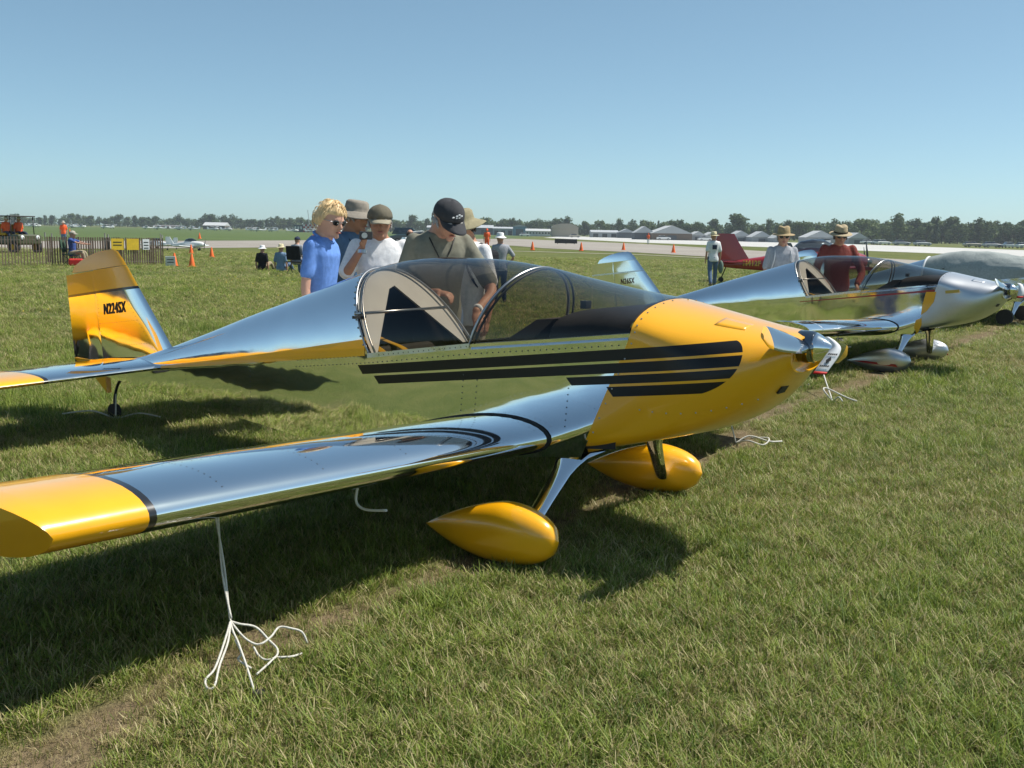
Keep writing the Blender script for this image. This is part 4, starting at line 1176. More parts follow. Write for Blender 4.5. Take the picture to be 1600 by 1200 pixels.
rope_thing('white rope knotted under the yellow tipped wing with loose loops on the grass',
    [[a, a.lerp(K, .5) + Vector((.006, 0, 0)), K, Vector((-.917, 3.231, .10)), Vector((-.866, 3.14, .06)), Vector((-.801, 3.01, .012))],
     [a + Vector((.010, .004, 0)), a.lerp(K, .55) + Vector((-.004, 0, 0)), K + Vector((.004, -.004, .012))],
     [K, Vector((-.971, 3.248, .09)), Vector((-.970, 3.133, .05)), Vector((-.985, 3.083, .035)), Vector((-.964, 3.034, .03)), Vector((-.946, 3.048, .03)), Vector((-.961, 3.158, .05)), Vector((-.961, 3.26, .09)), K],
     [K, Vector((-.92, 3.306, .09)), Vector((-.884, 3.317, .06)), Vector((-.859, 3.324, .06)), Vector((-.836, 3.363, .07)), Vector((-.819, 3.408, .085)), Vector((-.776, 3.411, .08)), Vector((-.741, 3.426, .06)), Vector((-.722, 3.423, .02))],
     [K, Vector((-.942, 3.346, .12)), Vector((-.892, 3.368, .10)), Vector((-.843, 3.352, .06)), Vector((-.807, 3.323, .04)), Vector((-.799, 3.27, .035)), Vector((-.829, 3.254, .03)), Vector((-.861, 3.278, .035)), Vector((-.889, 3.318, .05))],
     [Vector((-.799, 3.27, .035)), Vector((-.819, 3.198, .03)), Vector((-.839, 3.158, .02))], [Vector((-.801, 3.276, .03)), Vector((-.749, 3.284, .03)), Vector((-.724, 3.334, .02))],
     [Vector((-.933, 3.254, .10)), Vector((-.897, 3.195, .08)), Vector((-.907, 3.189, .06)), Vector((-.882, 3.159, .06)), Vector((-.857, 3.163, .04))]], .0040, (-.80, 3.0, 0))
a = pl(plane1, -.30, -2.14, .475); q = Vector((1.62, 7.05, .03))
rope_thing('white rope tied below the far wing of the yellow nosed airplane', [[a, a.lerp(q, .5), q], [q, q + Vector((.10, .02, .05)), q + Vector((.22, -.06, .03)), q + Vector((.33, .0, .02))], [q, q + Vector((.06, -.10, .04)), q + Vector((.16, -.14, .02)), q + Vector((.22, -.05, .05)), q + Vector((.12, .05, .03))]], .006, tuple(q * 1.0)[:2] + (0,))
a = pl(plane2, -.30, 2.14, .475); q = Vector((2.93, 9.0, .03))
rope_thing('white rope tied below the wing of the silver airplane', [[a, a.lerp(q, .5) + Vector((0, 0, -.03)), q], [q, q + Vector((-.07, .05, .09)), q + Vector((-.02, .12, .10)), q + Vector((.12, -.03, .04)), q + Vector((.19, -.09, .02))], [q, q + Vector((.03, -.07, .05)), q + Vector((.05, -.12, .02))]], .007, tuple(q)[:2] + (0,))
a = pl(plane1, -4.38, 0, .20); q = pl(plane1, -4.42, 0, .0) + Vector((.06, -.12, .02))
rope_thing('pale rope tied to the tail wheel spring of the yellow nosed airplane', [[a, a.lerp(q, .6), q], [q, q + Vector((-.2, .06, .05)), q + Vector((-.42, .02, .03))], [q, q + Vector((.16, .05, .04)), q + Vector((.34, .02, .02))]], .006, tuple(q)[:2] + (0,))
# streamers
def streamer(root_plane, pts, wid, label, mark=True):
    C_ = cr(pts, 5); o = C_[0]; root = empty('streamer', o, 0, label, 'streamer'); n = len(C_)
    def rows(i0, i1): return [[C_[i] - o + Vector(wid[0]) * (.25 + .75 * min(1, i / (n * .55))), C_[i] - o + Vector(wid[1]) * (.25 + .75 * min(1, i / (n * .55)))] for i in range(i0, i1)]
    mb = MB(); mb.loft(rows(0, n - 2), False, False, closed=False); b = mb.build('ribbon', M['white_ribbon'], root, smooth=True); b.modifiers.new('thick', 'SOLIDIFY').thickness = .002
    mb = MB(); mb.loft(rows(n - 3, n), False, False, closed=False); b2 = mb.build('red_hem', M['red_ribbon'], root, smooth=True); b2.modifiers.new('thick', 'SOLIDIFY').thickness = .0026
    if mark:
        i = int(n * .66); mid = (C_[i] - o) + (Vector(wid[0]) + Vector(wid[1])) / 2; d = (C_[i + 1] - C_[i - 1]).normalized(); s_ = (Vector(wid[1]) - Vector(wid[0])).normalized(); nn = d.cross(s_).normalized()
        if nn.y > 0: nn = -nn
        mid += nn * .004
        mb = MB(); mb.add([mid + d * .022, mid + s_ * .011, mid - d * .022, mid - s_ * .011], [(0, 1, 2, 3)])
        for k in (-1, 1):
            for j in range(5):
                c_ = mid + d * (.034 * k + .0075 * (j - 2) * 0) + s_ * (.008 * (j - 2)); mb.add([c_ + d * .005 + s_ * .003, c_ + d * .005 - s_ * .003, c_ - d * .005 - s_ * .003, c_ - d * .005 + s_ * .003], [(0, 1, 2, 3)])
        tag(mb.build('printed_mark', M['print_black'], root), kind='stuff')
    return root
P_ = lambda s, y, z: pl(plane1, s, y, z)
wv = P_(.0, .0, 0) - P_(.027, -.004, 0)
streamer(plane1, [P_(1.165, -.01, 1.072), P_(1.195, .002, 1.055), P_(1.215, .015, 1.03), P_(1.207, .045, .992), P_(1.192, .08, .952), P_(1.18, .105, .92)], (wv, -wv), 'white ribbon with red hem draped over the polished spinner')
P_ = lambda s, y, z: pl(plane2, s, y, z)
wv = P_(.0, .0, 0) - P_(.03, -.015, 0)
streamer(plane2, [P_(1.18, -.03, 1.10), P_(1.22, .0, 1.08), P_(1.242, .03, 1.0), P_(1.235, .05, .93)], (wv, -wv), 'plain white ribbon draped over the spinner of the silver airplane', False)

# ------------------------------------------------------------------ light airplane kit for the ones further off
def light_plane(name, loc, rz, scale, body, label, group=None, wing='low', text=None, textmat=None, trim=None, prop=True, detail=True):
    root = empty(name, loc, rz, label, 'airplane', group); root.scale = (scale,) * 3
    F = [(-3.4, .62, .05, .08), (-3.0, .62, .08, .13), (-2.0, .66, .20, .24), (-1.0, .74, .36, .36), (-.4, .80, .46, .44), (.3, .80, .48, .45), (.9, .78, .46, .40), (1.4, .78, .42, .36), (1.75, .78, .30, .26), (1.85, .78, .16, .14)]
    mb = MB(); mb.loft([[(x, b_ * (1 if math.cos(q) > 0 else -1) * abs(math.cos(q)) ** .75, zc_ + h_ * (1 if math.sin(q) > 0 else -1) * abs(math.sin(q)) ** .8) for q in [2 * math.pi * k / 20 for k in range(20)]] for x, zc_, b_, h_ in F])
    fu = mb.build('fuselage', body, root, smooth=45)
    mb = MB(); mb.loft([[(x, .40 * w_ * math.cos(q), 1.12 + .42 * w_ * math.sin(q) ** .9 * (1.15 if wing == 'high' else 1)) for q in [math.pi * k / 14 for k in range(15)]] for x, w_ in ((-.85, .3), (-.6, .78), (-.2, 1.0), (.25, .98), (.6, .6), (.8, .25))], False, False, closed=False); mb.build('canopy', M['glass'], root, smooth=True)
    zw = .48 if wing == 'low' else 1.55; rg = naca(1.25, 10, .02, .13)
    for sg in (-1, 1):
        mb = MB(); mb.loft([[(.55 - d * k, sg * y, zw + dz + h * k) for d, h in rg] for y, dz, k in ((.38, 0, 1), (1.8, .07, .97), (3.3, .15, .92), (3.42, .155, .7))]); mb.build('wing', trim or body, root, smooth=40)
        mb = MB(); r3 = naca(.75, 8, 0, .09); mb.loft([[(-2.72 - d * k - .15 * (y > 1), sg * y, .72 + h * k) for d, h in r3] for y, k in ((.06, 1), (1.25, .8))]); mb.build('stabilizer', body, root, smooth=40)
        mb = MB(); mb.tube([(.55, sg * .35, .55), (.62, sg * .85, .22)], .035, 8); mb.build('gear_leg', body, root, smooth=True)
        mb = MB(); mb.tube([(.62, sg * .80, .19), (.62, sg * .94, .19)], .19, 18); mb.build('wheel', M['rubber'], root, smooth=40)
        if wing == 'high':
            mb = MB(); mb.tube([(.3, sg * .42, .55), (.3, sg * 1.7, 1.55)], .03, 8, flat=.5); mb.build('wing_strut', body, root, smooth=True)
    mb = MB(); mb.loft([[(x0, -.035 * k, z), (x0 - .2, -.05 * k, z), (x1, -.008, z), (x1, .008, z), (x0 - .2, .05 * k, z), (x0, .035 * k, z)] for x0, x1, z, k in ((-2.35, -3.50, .72, 1), (-2.85, -3.62, 1.45, .8), (-2.98, -3.55, 1.68, .5))]); mb.build('fin', body, root, smooth=40)
    mb = MB(); mb.tube([(-3.2, 0, .58), (-3.38, 0, .12)], .02, 6); mb.tube([(-3.38, -.03, .09), (-3.38, .03, .09)], .09, 14); mb.build('tail_wheel', M['rubber'], root, smooth=40)
    if prop:
        mb = MB(); mb.lathe([(1.84, .14), (1.92, .13), (2.05, .07), (2.1, .005)], 'x', 16, (0, 0, .78)); mb.build('spinner', trim or M['steel'], root, smooth=True)
        mb = MB(); mb.tube([(1.93, -.25, .05), (1.93, -.1, .5), (1.93, 0, .78), (1.93, .1, 1.06), (1.93, .25, 1.5)], [.03, .075, .04, .075, .03], 8, flat=.3, upv=(1, 0, 0)); mb.build('propeller', M['dark_steel'], root, smooth=True)
    if text:
        for sg in (-1, 1): text_mesh(text, .25, textmat, root, 'registration', (-2.36, sg * .165, .665), (-sg, 0, 0), (0, 0, 1), .035, .008, .8)
    return root
light_plane('light_airplane', (10.05, 33.6, 0), math.radians(6), .95, M['red'], 'dark red low wing airplane with gold registration on its side', text='N412F', textmat=M['gold'])
M['grey_fabric'] = simple('grey_doped_fabric', (.30, .28, .27), .6, 0, .1, 3)
light_plane('light_airplane', (15.0, 47, 0), math.radians(8), .75, M['black'], 'black airplane with propeller beyond the men in straw hats', trim=M['grey_fabric'])
light_plane('light_airplane', (-20.4, 63.5, 0), math.radians(-14), .50, M['white'], 'small white airplane parked past the end of the slat fence')
light_plane('light_airplane', (-23.6, 66.5, 0), math.radians(160), .46, M['white'], 'small white airplane parked nose to tail with another beside the fence')
M['mil_grey'] = simple('matt_grey_paint', (.30, .33, .36), .6, 0, .06, 1)
light_plane('transport_airplane', (-80.5, 142, 0), math.radians(172), 2.35, M['mil_grey'], 'large grey airplane tail standing behind the utility cart', wing='high', prop=False)
light_plane('light_airplane', (-6.6, 8.0, 0), math.radians(54), .75, M['yellow'], 'added yellow low wing airplane, out of view, for reflections in the polished fin', trim=M['yellow'])  # unseen, added so the polished fin has yellow to mirror
light_plane('light_airplane', (-6.8, -4.2, 0), math.radians(-36), 1.0, M['white'], 'added white airplane with red wings, out of view, for reflections in polished metal', trim=M['red'])  # unseen, added to give the polished skins red and white to reflect
r = random.Random(5)
first = None
for k in range(26):
    x = -205 + k * 6.6 + r.uniform(-2.0, 2.0); y = 425 + r.uniform(-14, 14)
    if first is None:
        first = light_plane('parked_airplane', (x, y, 0), r.uniform(0, 6.28), .95, M['white'], 'white light airplane parked in the far row before the trees', 'white airplanes parked in the far row', wing='high', prop=False); o = first
    else: o = copy_tree(first)
    o.location = (x, y, 0); o.rotation_euler[2] = r.uniform(-.5, .5) + (math.pi if r.random() < .4 else 0)
# ------------------------------------------------------------------ trees
def leaf_mat(name, a, b):
    g = NG(name); p = g.pos(); r = g.rnd()
    f = g.m('ADD', g.m('MULTIPLY', g.noise(p, .35, 3), .55), g.m('MULTIPLY', r, .45))
    k = g.ramp(f, [(.3, a), (.7, b)]); d = g.bsdf(k, .7, 0, None, spec=.2)
    t = g.t.nodes.new('ShaderNodeBsdfTranslucent'); g.put(t.inputs[0], k)
    return g.done(g.mixs(.25, d, t.outputs[0]))
M['leaf'] = leaf_mat('summer_leaves', (.045, .080, .024), (.11, .155, .050))
M['leaf_dark'] = leaf_mat('dark_needles', (.028, .055, .022), (.055, .09, .034))
M['bark'] = simple('grey_brown_bark', (.09, .07, .05), .9, 0, .3, 3, bump=.5, bs=12)
def crown_mesh(name, seed, kind):
    r = random.Random(seed); mb = MB(); lobes = []
    if kind == 'round':
        for i in range(r.randint(9, 13)):
            a = r.uniform(0, 6.283); d = r.uniform(0, .30); z = r.uniform(.30, .86); lobes.append((Vector((d * math.cos(a) * (1.25 - .6 * z), d * math.sin(a) * (1.25 - .6 * z), z)), r.uniform(.13, .22)))
    elif kind == 'tall':
        for i in range(10):
            z = .22 + .72 * i / 9; lobes.append((Vector((r.uniform(-.08, .08), r.uniform(-.08, .08), z)), r.uniform(.10, .17) * (1.15 - .35 * abs(z - .5))))
    elif kind == 'wide':
        for i in range(15):
            a = r.uniform(0, 6.283); d = r.uniform(.05, .55); z = r.uniform(.28, .80) - .25 * d; lobes.append((Vector((d * math.cos(a), d * math.sin(a), z)), r.uniform(.14, .21)))
    else:   # conifer
        for i in range(12):
            z = .12 + .84 * i / 11; lobes.append((Vector((r.uniform(-.03, .03), r.uniform(-.03, .03), z)), .20 * (1.06 - z) + .015))
    for c, R in lobes:
        n = int(70 * (R / .17) ** 2) + 14
        for k in range(n):
            d = Vector((r.gauss(0, 1), r.gauss(0, 1), r.gauss(0, 1))).normalized(); p = c + d * R * r.uniform(.55, 1.12)
            t1 = d.cross(Vector((r.gauss(0, 1), r.gauss(0, 1), r.gauss(0, 1)))).normalized(); nn = (d + Vector((r.gauss(0, .6), r.gauss(0, .6), r.gauss(0, .6)))).normalized(); t1 = nn.cross(t1).normalized(); t2 = nn.cross(t1)
            s = r.uniform(.028, .060)
            mb.add([p - t1 * s, p + t2 * s * .7, p + t1 * s, p - t2 * s * .8], [(0, 1, 2, 3)])
    return mb, lobes
TREES = []
for i, kind in enumerate(('round', 'wide', 'round', 'tall', 'wide', 'conifer', 'round', 'wide')):
    mb, lobes = crown_mesh('crown', 20 + i, kind); cm = mb.mesh('crown', M['leaf_dark'] if kind == 'conifer' else M['leaf'])
    tb = MB(); tb.tube(cr([(0, 0, -.02), (.01, 0, .2), (-.01, .01, .45), (0, 0, .75)], 4), [.030 - .024 * k / 12 for k in range(13)], 7)
    for c, R in lobes[:6]:
        z0 = max(.12, c.z - .25); tb.tube([Vector((0, 0, z0)), Vector((0, 0, z0)).lerp(c, .55) + Vector((0, 0, .02)), c], [.012, .008, .003], 5)
    TREES.append((kind, cm, tb.mesh('trunk', M['bark'], True)))
def tree(x, y, h, k, rz, wide=1.0, group='trees along the far edge of the airfield', label=None):
    kind, cm, tm = TREES[k]
    t = empty('pine_tree' if kind == 'conifer' else 'tree', (x, y, -.02), rz, label or {'round': 'round crowned green tree on the far edge of the airfield', 'wide': 'broad spreading green tree on the far edge of the airfield', 'tall': 'tall narrow green tree on the far edge of the airfield', 'conifer': 'dark pointed evergreen on the far edge of the airfield'}[kind], 'tree', group + ' of ' + kind + ' shape')
    t.scale = (h * wide, h * wide, h)
    a = bpy.data.objects.new('crown', cm); COL.objects.link(a); a.parent = t
    b = bpy.data.objects.new('trunk', tm); COL.objects.link(b); b.parent = t
    return t
r = random.Random(8)
def edge_y(px):   # how far off the tree line stands, along its length
    return interp([(-200, 880), (400, 840), (800, 690), (1100, 560), (1350, 500), (1800, 440)], px)
px = -30
while px < 1640:
    Y = edge_y(px) * r.uniform(.97, 1.04); hor = 348.5 + .0185 * px
    top = interp([(-50, 337), (300, 338), (500, 341), (650, 341), (800, 344), (900, 345), (1000, 348), (1130, 347), (1200, 349), (1330, 344), (1430, 343), (1600, 350)], px) + r.uniform(-5, 5)
    h = 1.5 + (hor - top) / 1560 * Y; h = max(4.5, h)
    k = r.choice((0, 1, 2, 4, 6, 7, 0, 1, 3, 7)); 
    if r.random() < .04: k = 5
    tree((px - 800) / 1560 * Y, Y, h, k, r.uniform(0, 6.28), r.uniform(.95, 1.35) * (1.0 if TREES[k][0] != 'conifer' else .8))
    px += r.uniform(8, 14.5) * (1.0 if px < 1000 else 1.25)
for (qx, top, k, wd) in ((1145, 335, 0, 1.5), (1391, 337, 3, 1.2), (1335, 341, 1, 1.3), (330, 335, 0, 1.3), (755, 339, 1, 1.2), (1080, 345, 7, 1.4), (1030, 345, 6, 1.2), (1450, 341, 5, .8), (1240, 345, 1, 1.4)):
    Y = edge_y(qx) * .95; hor = 348.5 + .0185 * qx; tree((qx - 800) / 1560 * Y, Y, 1.5 + (hor - top) / 1560 * Y, k, r.uniform(0, 6), wd, label={0: 'taller rounded tree rising above the far tree line', 1: 'taller spreading tree rising above the far tree line', 3: 'tallest slender tree of the far wood', 5: 'tall pointed evergreen above the far wood', 6: 'rounded tree behind the far barns', 7: 'spreading tree beside the far sheds'}[k], group='taller trees above the tree line')
# the wood behind, one mass
wm = MB()
for j in range(260):
    q = -150 + 1900 * j / 260 + r.uniform(-5, 5); Y = edge_y(q) * r.uniform(1.05, 1.16); h = 1.5 + (348.5 + .0185 * q - interp([(-50, 339), (500, 344), (800, 346), (1000, 352), (1130, 350), (1300, 348), (1600, 352)], q)) / 1560 * Y
    rr = random.Random(j); x0 = (q - 800) / 1560 * Y
    for k in range(110):
        a = rr.uniform(0, 6.283); d = rr.uniform(0, .6) * h; z = rr.uniform(.05, 1.0) * h * (1 - .25 * (d / (.6 * h)) ** 2); p = Vector((x0 + d * math.cos(a) * 1.3, Y + d * math.sin(a), z)); s = rr.uniform(.05, .11) * h
        u1 = Vector((rr.gauss(0, 1), rr.gauss(0, 1), rr.gauss(0, 1))).normalized(); u2 = u1.cross(Vector((rr.gauss(0, 1), rr.gauss(0, 1), rr.gauss(0, 1)))).normalized()
        wm.add([p - u1 * s, p + u2 * s, p + u1 * s, p - u2 * s], [(0, 1, 2, 3)])
tag(wm.build('woodland', M['leaf']), 'continuous green wood filling the far edge behind the single trees', 'woodland', kind='stuff')

# ------------------------------------------------------------------ far buildings
def wallm(name, c): return simple(name, c, .8, 0, .06, .4)
BM = dict(grey=wallm('grey_steel_siding', (.30, .32, .33)), blue=wallm('blue_steel_siding', (.13, .24, .33)), white=wallm('white_siding', (.62, .62, .60)), tan=wallm('tan_steel_siding', (.36, .32, .25)), brown=wallm('brown_siding', (.17, .13, .10)), dark=wallm('dark_siding', (.10, .11, .12)), roof_w=wallm('white_metal_roof', (.46, .47, .47)), roof_g=wallm('grey_metal_roof', (.38, .40, .42)), roof_d=wallm('dark_shingle_roof', (.12, .11, .11)), red=wallm('red_barn_paint', (.35, .06, .05)), pane=simple('dark_window_pane', (.03, .035, .04), .2))
def shed(x0, x1, top, Y, wall, roof, label, eave=.6, depth=None, arched=False, doors=1, name='shed', windows=0):
    """x0, x1 edge columns and top row as seen in the photograph give its real width and height at distance Y"""
    X0, X1 = (x0 - 800) / 1560 * Y, (x1 - 800) / 1560 * Y; wdt = X1 - X0; hor = 348.5 + .0185 * (x0 + x1) / 2; H_ = 1.5 + (hor - top - 1.5) / 1560 * Y; e = H_ * eave; dp = depth or max(8, wdt * .8)
    root = empty(name, ((X0 + X1) / 2, Y, 0), 0, label, 'building')
    mb = MB(); mb.box((0, dp / 2, e / 2), (wdt, dp, e)); mb.build('wall', wall, root)
    mb = MB(); n = 12 if arched else 2; hw_ = wdt / 2 * 1.03
    if arched: prof = [(-hw_ * math.cos(math.pi * k / n), e + .03 + (H_ - e) * math.sin(math.pi * k / n)) for k in range(n + 1)]
    else: prof = [(-hw_, e + .02), (0, H_), (hw_, e + .02)] if wdt < dp * 1.2 else None
    if prof:
        mb.prism([(x, -.3, z) for x, z in prof], (0, dp + .6, 0)); gab = MB(); gab.prism([(x * .96, -.06, e - .01 + (z - e) * .93) for x, z in prof], (0, .1, 0)); rf = mb.build('roof', roof, root); gab.mi = 0; gab.build('gable', wall, root)
    else:
        mb.prism([(-hw_, -.4, e + .02), (-hw_, dp / 2, H_), (-hw_, dp + .4, e + .02)], (2 * hw_, 0, 0)); mb.build('roof', roof, root)
    for k in range(doors):
        xx = wdt * (-.5 + (k + .5) / doors); dw = min(wdt / doors * .55, e * 1.4); mb = MB(); mb.box((xx, -.05, e * .36), (dw, .12, e * .70)); mb.build('door', BM['pane'] if doors > 1 else BM['dark'], root)
    for k in range(windows):
        xx = wdt * (-.5 + (k + .5) / windows); mb = MB(); mb.box((xx, -.06, e * .62), (wdt / windows * .5, .12, e * .28)); mb.build('window', BM['pane'], root)
    return root
shed(766, 798, 353, 520, BM['grey'], BM['roof_g'], 'long grey hangar with dark doorways beside a blue hangar', .8, doors=3, name='hangar')
shed(797, 818, 350, 500, BM['blue'], BM['roof_g'], 'blue steel hangar between the grey hangar and the low white building', .85, name='hangar')
shed(817, 855, 356, 470, BM['white'], BM['roof_w'], 'long low white building with dark windows by the runway', .7, doors=0, windows=8, name='office')
shed(857, 898, 348, 450, BM['tan'], BM['tan'], 'tan hangar with a low arched roof', .62, arched=True, doors=0, name='hangar')
shed(918, 960, 358, 470, BM['grey'], BM['roof_g'], 'low grey sheds right of the tan hangar', .7, doors=3)
shed(960, 986, 356, 440, BM['dark'], BM['roof_g'], 'small dark shed with grey roof next to the big barn', .6)
shed(985, 1016, 352, 330, BM['dark'], BM['roof_w'], 'dark barn wing with pale roof', .5, name='barn')
shed(1012, 1074, 351, 325, BM['brown'], BM['roof_w'], 'big brown barn with long pale metal roof and white door', .45, doors=1, depth=16, name='barn')
shed(1072, 1096, 360, 330, BM['grey'], BM['roof_w'], 'small pale roofed shed against the barn end', .55)
for k, (a, b, t) in enumerate(((1092, 1118, 361), (1134, 1166, 359), (1166, 1198, 360), (1200, 1222, 363))):
    shed(a, b, t, 330 - 8 * k, BM['grey'], BM['roof_w'], ('grey shed with white roof behind the red tail fin', 'grey shed with white roof just right of the red tail fin', 'second white roofed shed right of the red tail fin', 'small white roofed shed left of the straw hat men')[k], .45)
shed(1250, 1296, 359, 300, BM['grey'], BM['roof_w'], 'white roofed shed between the two men in straw hats', .45)
shed(1316, 1346, 362, 290, BM['grey'], BM['roof_w'], 'white roofed shed at the corner of the wood', .5)
shed(318, 352, 346, 610, BM['brown'], BM['roof_w'], 'low brown pavilion with a raised white roof', .55, doors=0, windows=6, name='pavilion')
shed(240, 276, 350, 600, BM['brown'], BM['roof_d'], 'low brown building in the row of parked airplanes', .6, doors=0, windows=5, name='office')
shed(664, 706, 351, 560, BM['grey'], BM['roof_g'], 'grey hangar behind the man in the dark cap', .75, doors=2, name='hangar')
shed(720, 766, 350, 560, BM['dark'], BM['roof_g'], 'dark hangar left of the grey hangar doorways', .7, doors=2, name='hangar')
# the chequered block
Y = 430; root = empty('chequered_building', ((484 - 800) / 1560 * Y, Y, 0), 0, 'small red and white chequered block by the far airplanes', 'building')
mb = MB(); mb.box((0, 3, 1.6), (6.2, 6, 3.4)); mb.build('wall', BM['white'], root)
for i in range(7):
    for j in range(4):
        if (i + j) % 2: continue
        mb = MB(); mb.box((-2.64 + .88 * i, -.03, .45 + .82 * j), (.86, .08, .80)); mb.build('red_panel', BM['red'], root)
mb = MB(); mb.box((-5.2, 3, 1.5), (4.0, 5, 3.1)); mb.build('annexe', BM['dark'], root)
for i in range(3): mb = MB(); mb.box((-6.4 + 1.2 * i, .46, 1.8), (.7, .1, 1.2)); mb.build('window', BM['white'], root)
mb = MB(); mb.tube([(-1, 3, 3.2), (-1.6, 3, 9.5)], .12, 6); mb.build('mast', BM['grey'], root)

# ------------------------------------------------------------------ vehicles
def car(loc, rz, paint, label, group=None, suv=False):
    root = empty('parked_car', loc, rz, label, 'car', group)
    L_, W_, hb, ht = 4.4, 1.75, .95 if not suv else 1.1, 1.42 if not suv else 1.8
    sec_ = [(-2.2, .45, .80), (-2.15, .30, .88), (-1.3, .28, hb), (.7, .28, hb), (1.6, .28, hb * .93), (2.1, .30, hb * .80), (2.2, .42, .62)]
    mb = MB(); mb.loft([[(x, y, z) for y, z in ((-W_ / 2 * .94, z0), (-W_ / 2, z0 + .2), (-W_ / 2 * .97, z1 - .06), (-W_ / 2 * .88, z1), (W_ / 2 * .88, z1), (W_ / 2 * .97, z1 - .06), (W_ / 2, z0 + .2), (W_ / 2 * .94, z0))] for x, z0, z1 in sec_]); mb.build('body', paint, root, smooth=35)
    b0 = -2.0 if suv else -1.75
    mb = MB(); mb.loft([[(x, y, z) for y, z in ((-W_ / 2 * .86, hb - .02), (-W_ / 2 * .72, zz), (W_ / 2 * .72, zz), (W_ / 2 * .86, hb - .02))] for x, zz in ((b0, hb + .02), (b0 + .35, ht - .03), (-.2, ht), (.25, ht - .04), (1.05, hb + .01))]); mb.build('cabin', M['glass'], root, smooth=35)
    mb = MB(); mb.loft([[(x, y, z) for y, z in ((-W_ / 2 * .73, ht - .05), (-W_ / 2 * .70, ht + .02), (W_ / 2 * .70, ht + .02), (W_ / 2 * .73, ht - .05))] for x in (b0 + .3, .28)]); mb.build('roof', paint, root)
    for x in (-1.35, 1.38):
        for y in (-.78, .78):
            mb = MB(); mb.tube([(x, y - .1, .33), (x, y + .1, .33)], .33, 16); wl = mb.build('wheel', M['rubber'], root, smooth=40)
            mb = MB(); mb.tube([(x, y - .105, .33), (x, y + .105, .33)], .19, 12); mb.build('rim', M['steel'], wl, smooth=40)
    for y in (-.62, .62):
        mb = MB(); mb.ellipsoid((2.14, y, .66), (.06, .18, .08), 10, 6); mb.build('headlight', M['white_ribbon'], root, smooth=True)
    return root
CP = [M['white'], gloss('silver_car_paint', (.45, .46, .48)), gloss('dark_blue_car_paint', (.02, .04, .09)), gloss('beige_car_paint', (.42, .38, .30))]
gm_ = 'cars parked along the wood'
cars = {}
for k, (px, D_, c, rz) in enumerate(((1347, 285, 0, .1), (1358, 282, 0, 1.4), (1369, 280, 0, .3), (1398, 270, 1, 0), (1430, 262, 1, .2), (1508, 250, 3, .1), (1538, 246, 1, 0), (1562, 243, 0, 1.4), (1589, 240, 0, .1), (1276, 300, 0, .2), (1284, 300, 0, 1.2), (1094, 320, 0, .1), (1030, 318, 0, 0), (815, 440, 0, .2), (893, 410, 3, .1))):
    src = cars.get(c); pos_ = ((px - 800) / 1560 * D_, D_, 0)
    if src is None:
        o = car(pos_, rz, CP[c], '', gm_); cars[c] = o
    else: o = copy_tree(src); o.location = pos_; o.rotation_euler[2] = rz
    nm = ('white', 'silver', 'dark blue', 'beige')[c]
    where = 'in front of the far wood' if px > 1310 else 'beside the far sheds' if px > 1000 else 'by the far hangars'
    o['label'] = nm + ' car parked ' + where; o['group'] = nm + ' cars parked ' + where
car((-11.6, 112, 0), .05, gloss('dark_teal_car_paint', (.03, .06, .075)), 'dark teal sport utility vehicle behind the man in the white tee shirt', suv=True).scale = (1, 1, 1)
car((-8.0, 92, 0), .3, M['white'], 'white car behind the shoulder of the man in the dark cap')

# utility cart with roof
root = empty('utility_cart', (-25.9, 52, 0), -.55, 'olive utility cart with a flat roof parked behind the slat fence', 'cart')
ol = gloss('olive_cart_paint', (.055, .06, .025), rough=.5, coat=.2)
mb = MB(); mb.box((-.3, 0, .62), (2.2, 1.35, .42)); mb.box((1.1, 0, .70), (.75, 1.3, .50)); mod_bevel(mb.build('body', ol, root), .08, 3)
mb = MB(); mb.box((-1.15, 0, .98), (.95, 1.3, .34)); mod_bevel(mb.build('cargo_bed', ol, root), .04)
mb = MB(); mb.box((.05, 0, .95), (.5, 1.2, .14)); mb.box((-.22, 0, 1.2), (.12, 1.2, .5)); mod_bevel(mb.build('seat', M['strap_yellow'], root), .04)
mb = MB(); mb.box((.1, 0, 1.86), (1.7, 1.4, .06)); mod_bevel(mb.build('roof', M['dark_steel'], root), .02)
for x, y in ((.9, .62), (.9, -.62), (-.62, .62), (-.62, -.62)):
    mb = MB(); mb.tube([(x, y, .85), (x - .08, y, 1.85)], .025, 8); mb.build('roof_post', M['dark_steel'], root, smooth=True)
for x in (-1.05, 1.1):
    for y in (-.62, .62):
        mb = MB(); mb.tube([(x, y - .11, .31), (x, y + .11, .31)], .31, 18); wl = mb.build('wheel', M['rubber'], root, smooth=40)
        mb = MB(); mb.tube([(x, y - .115, .31), (x, y + .115, .31)], .15, 12); mb.build('hub', M['strap_yellow'], wl, smooth=40)
for y in (-.42, .42):
    mb = MB(); mb.ellipsoid((1.50, y, .80), (.04, .11, .11), 12, 7); mb.build('headlight', M['white_ribbon'], root, smooth=True)

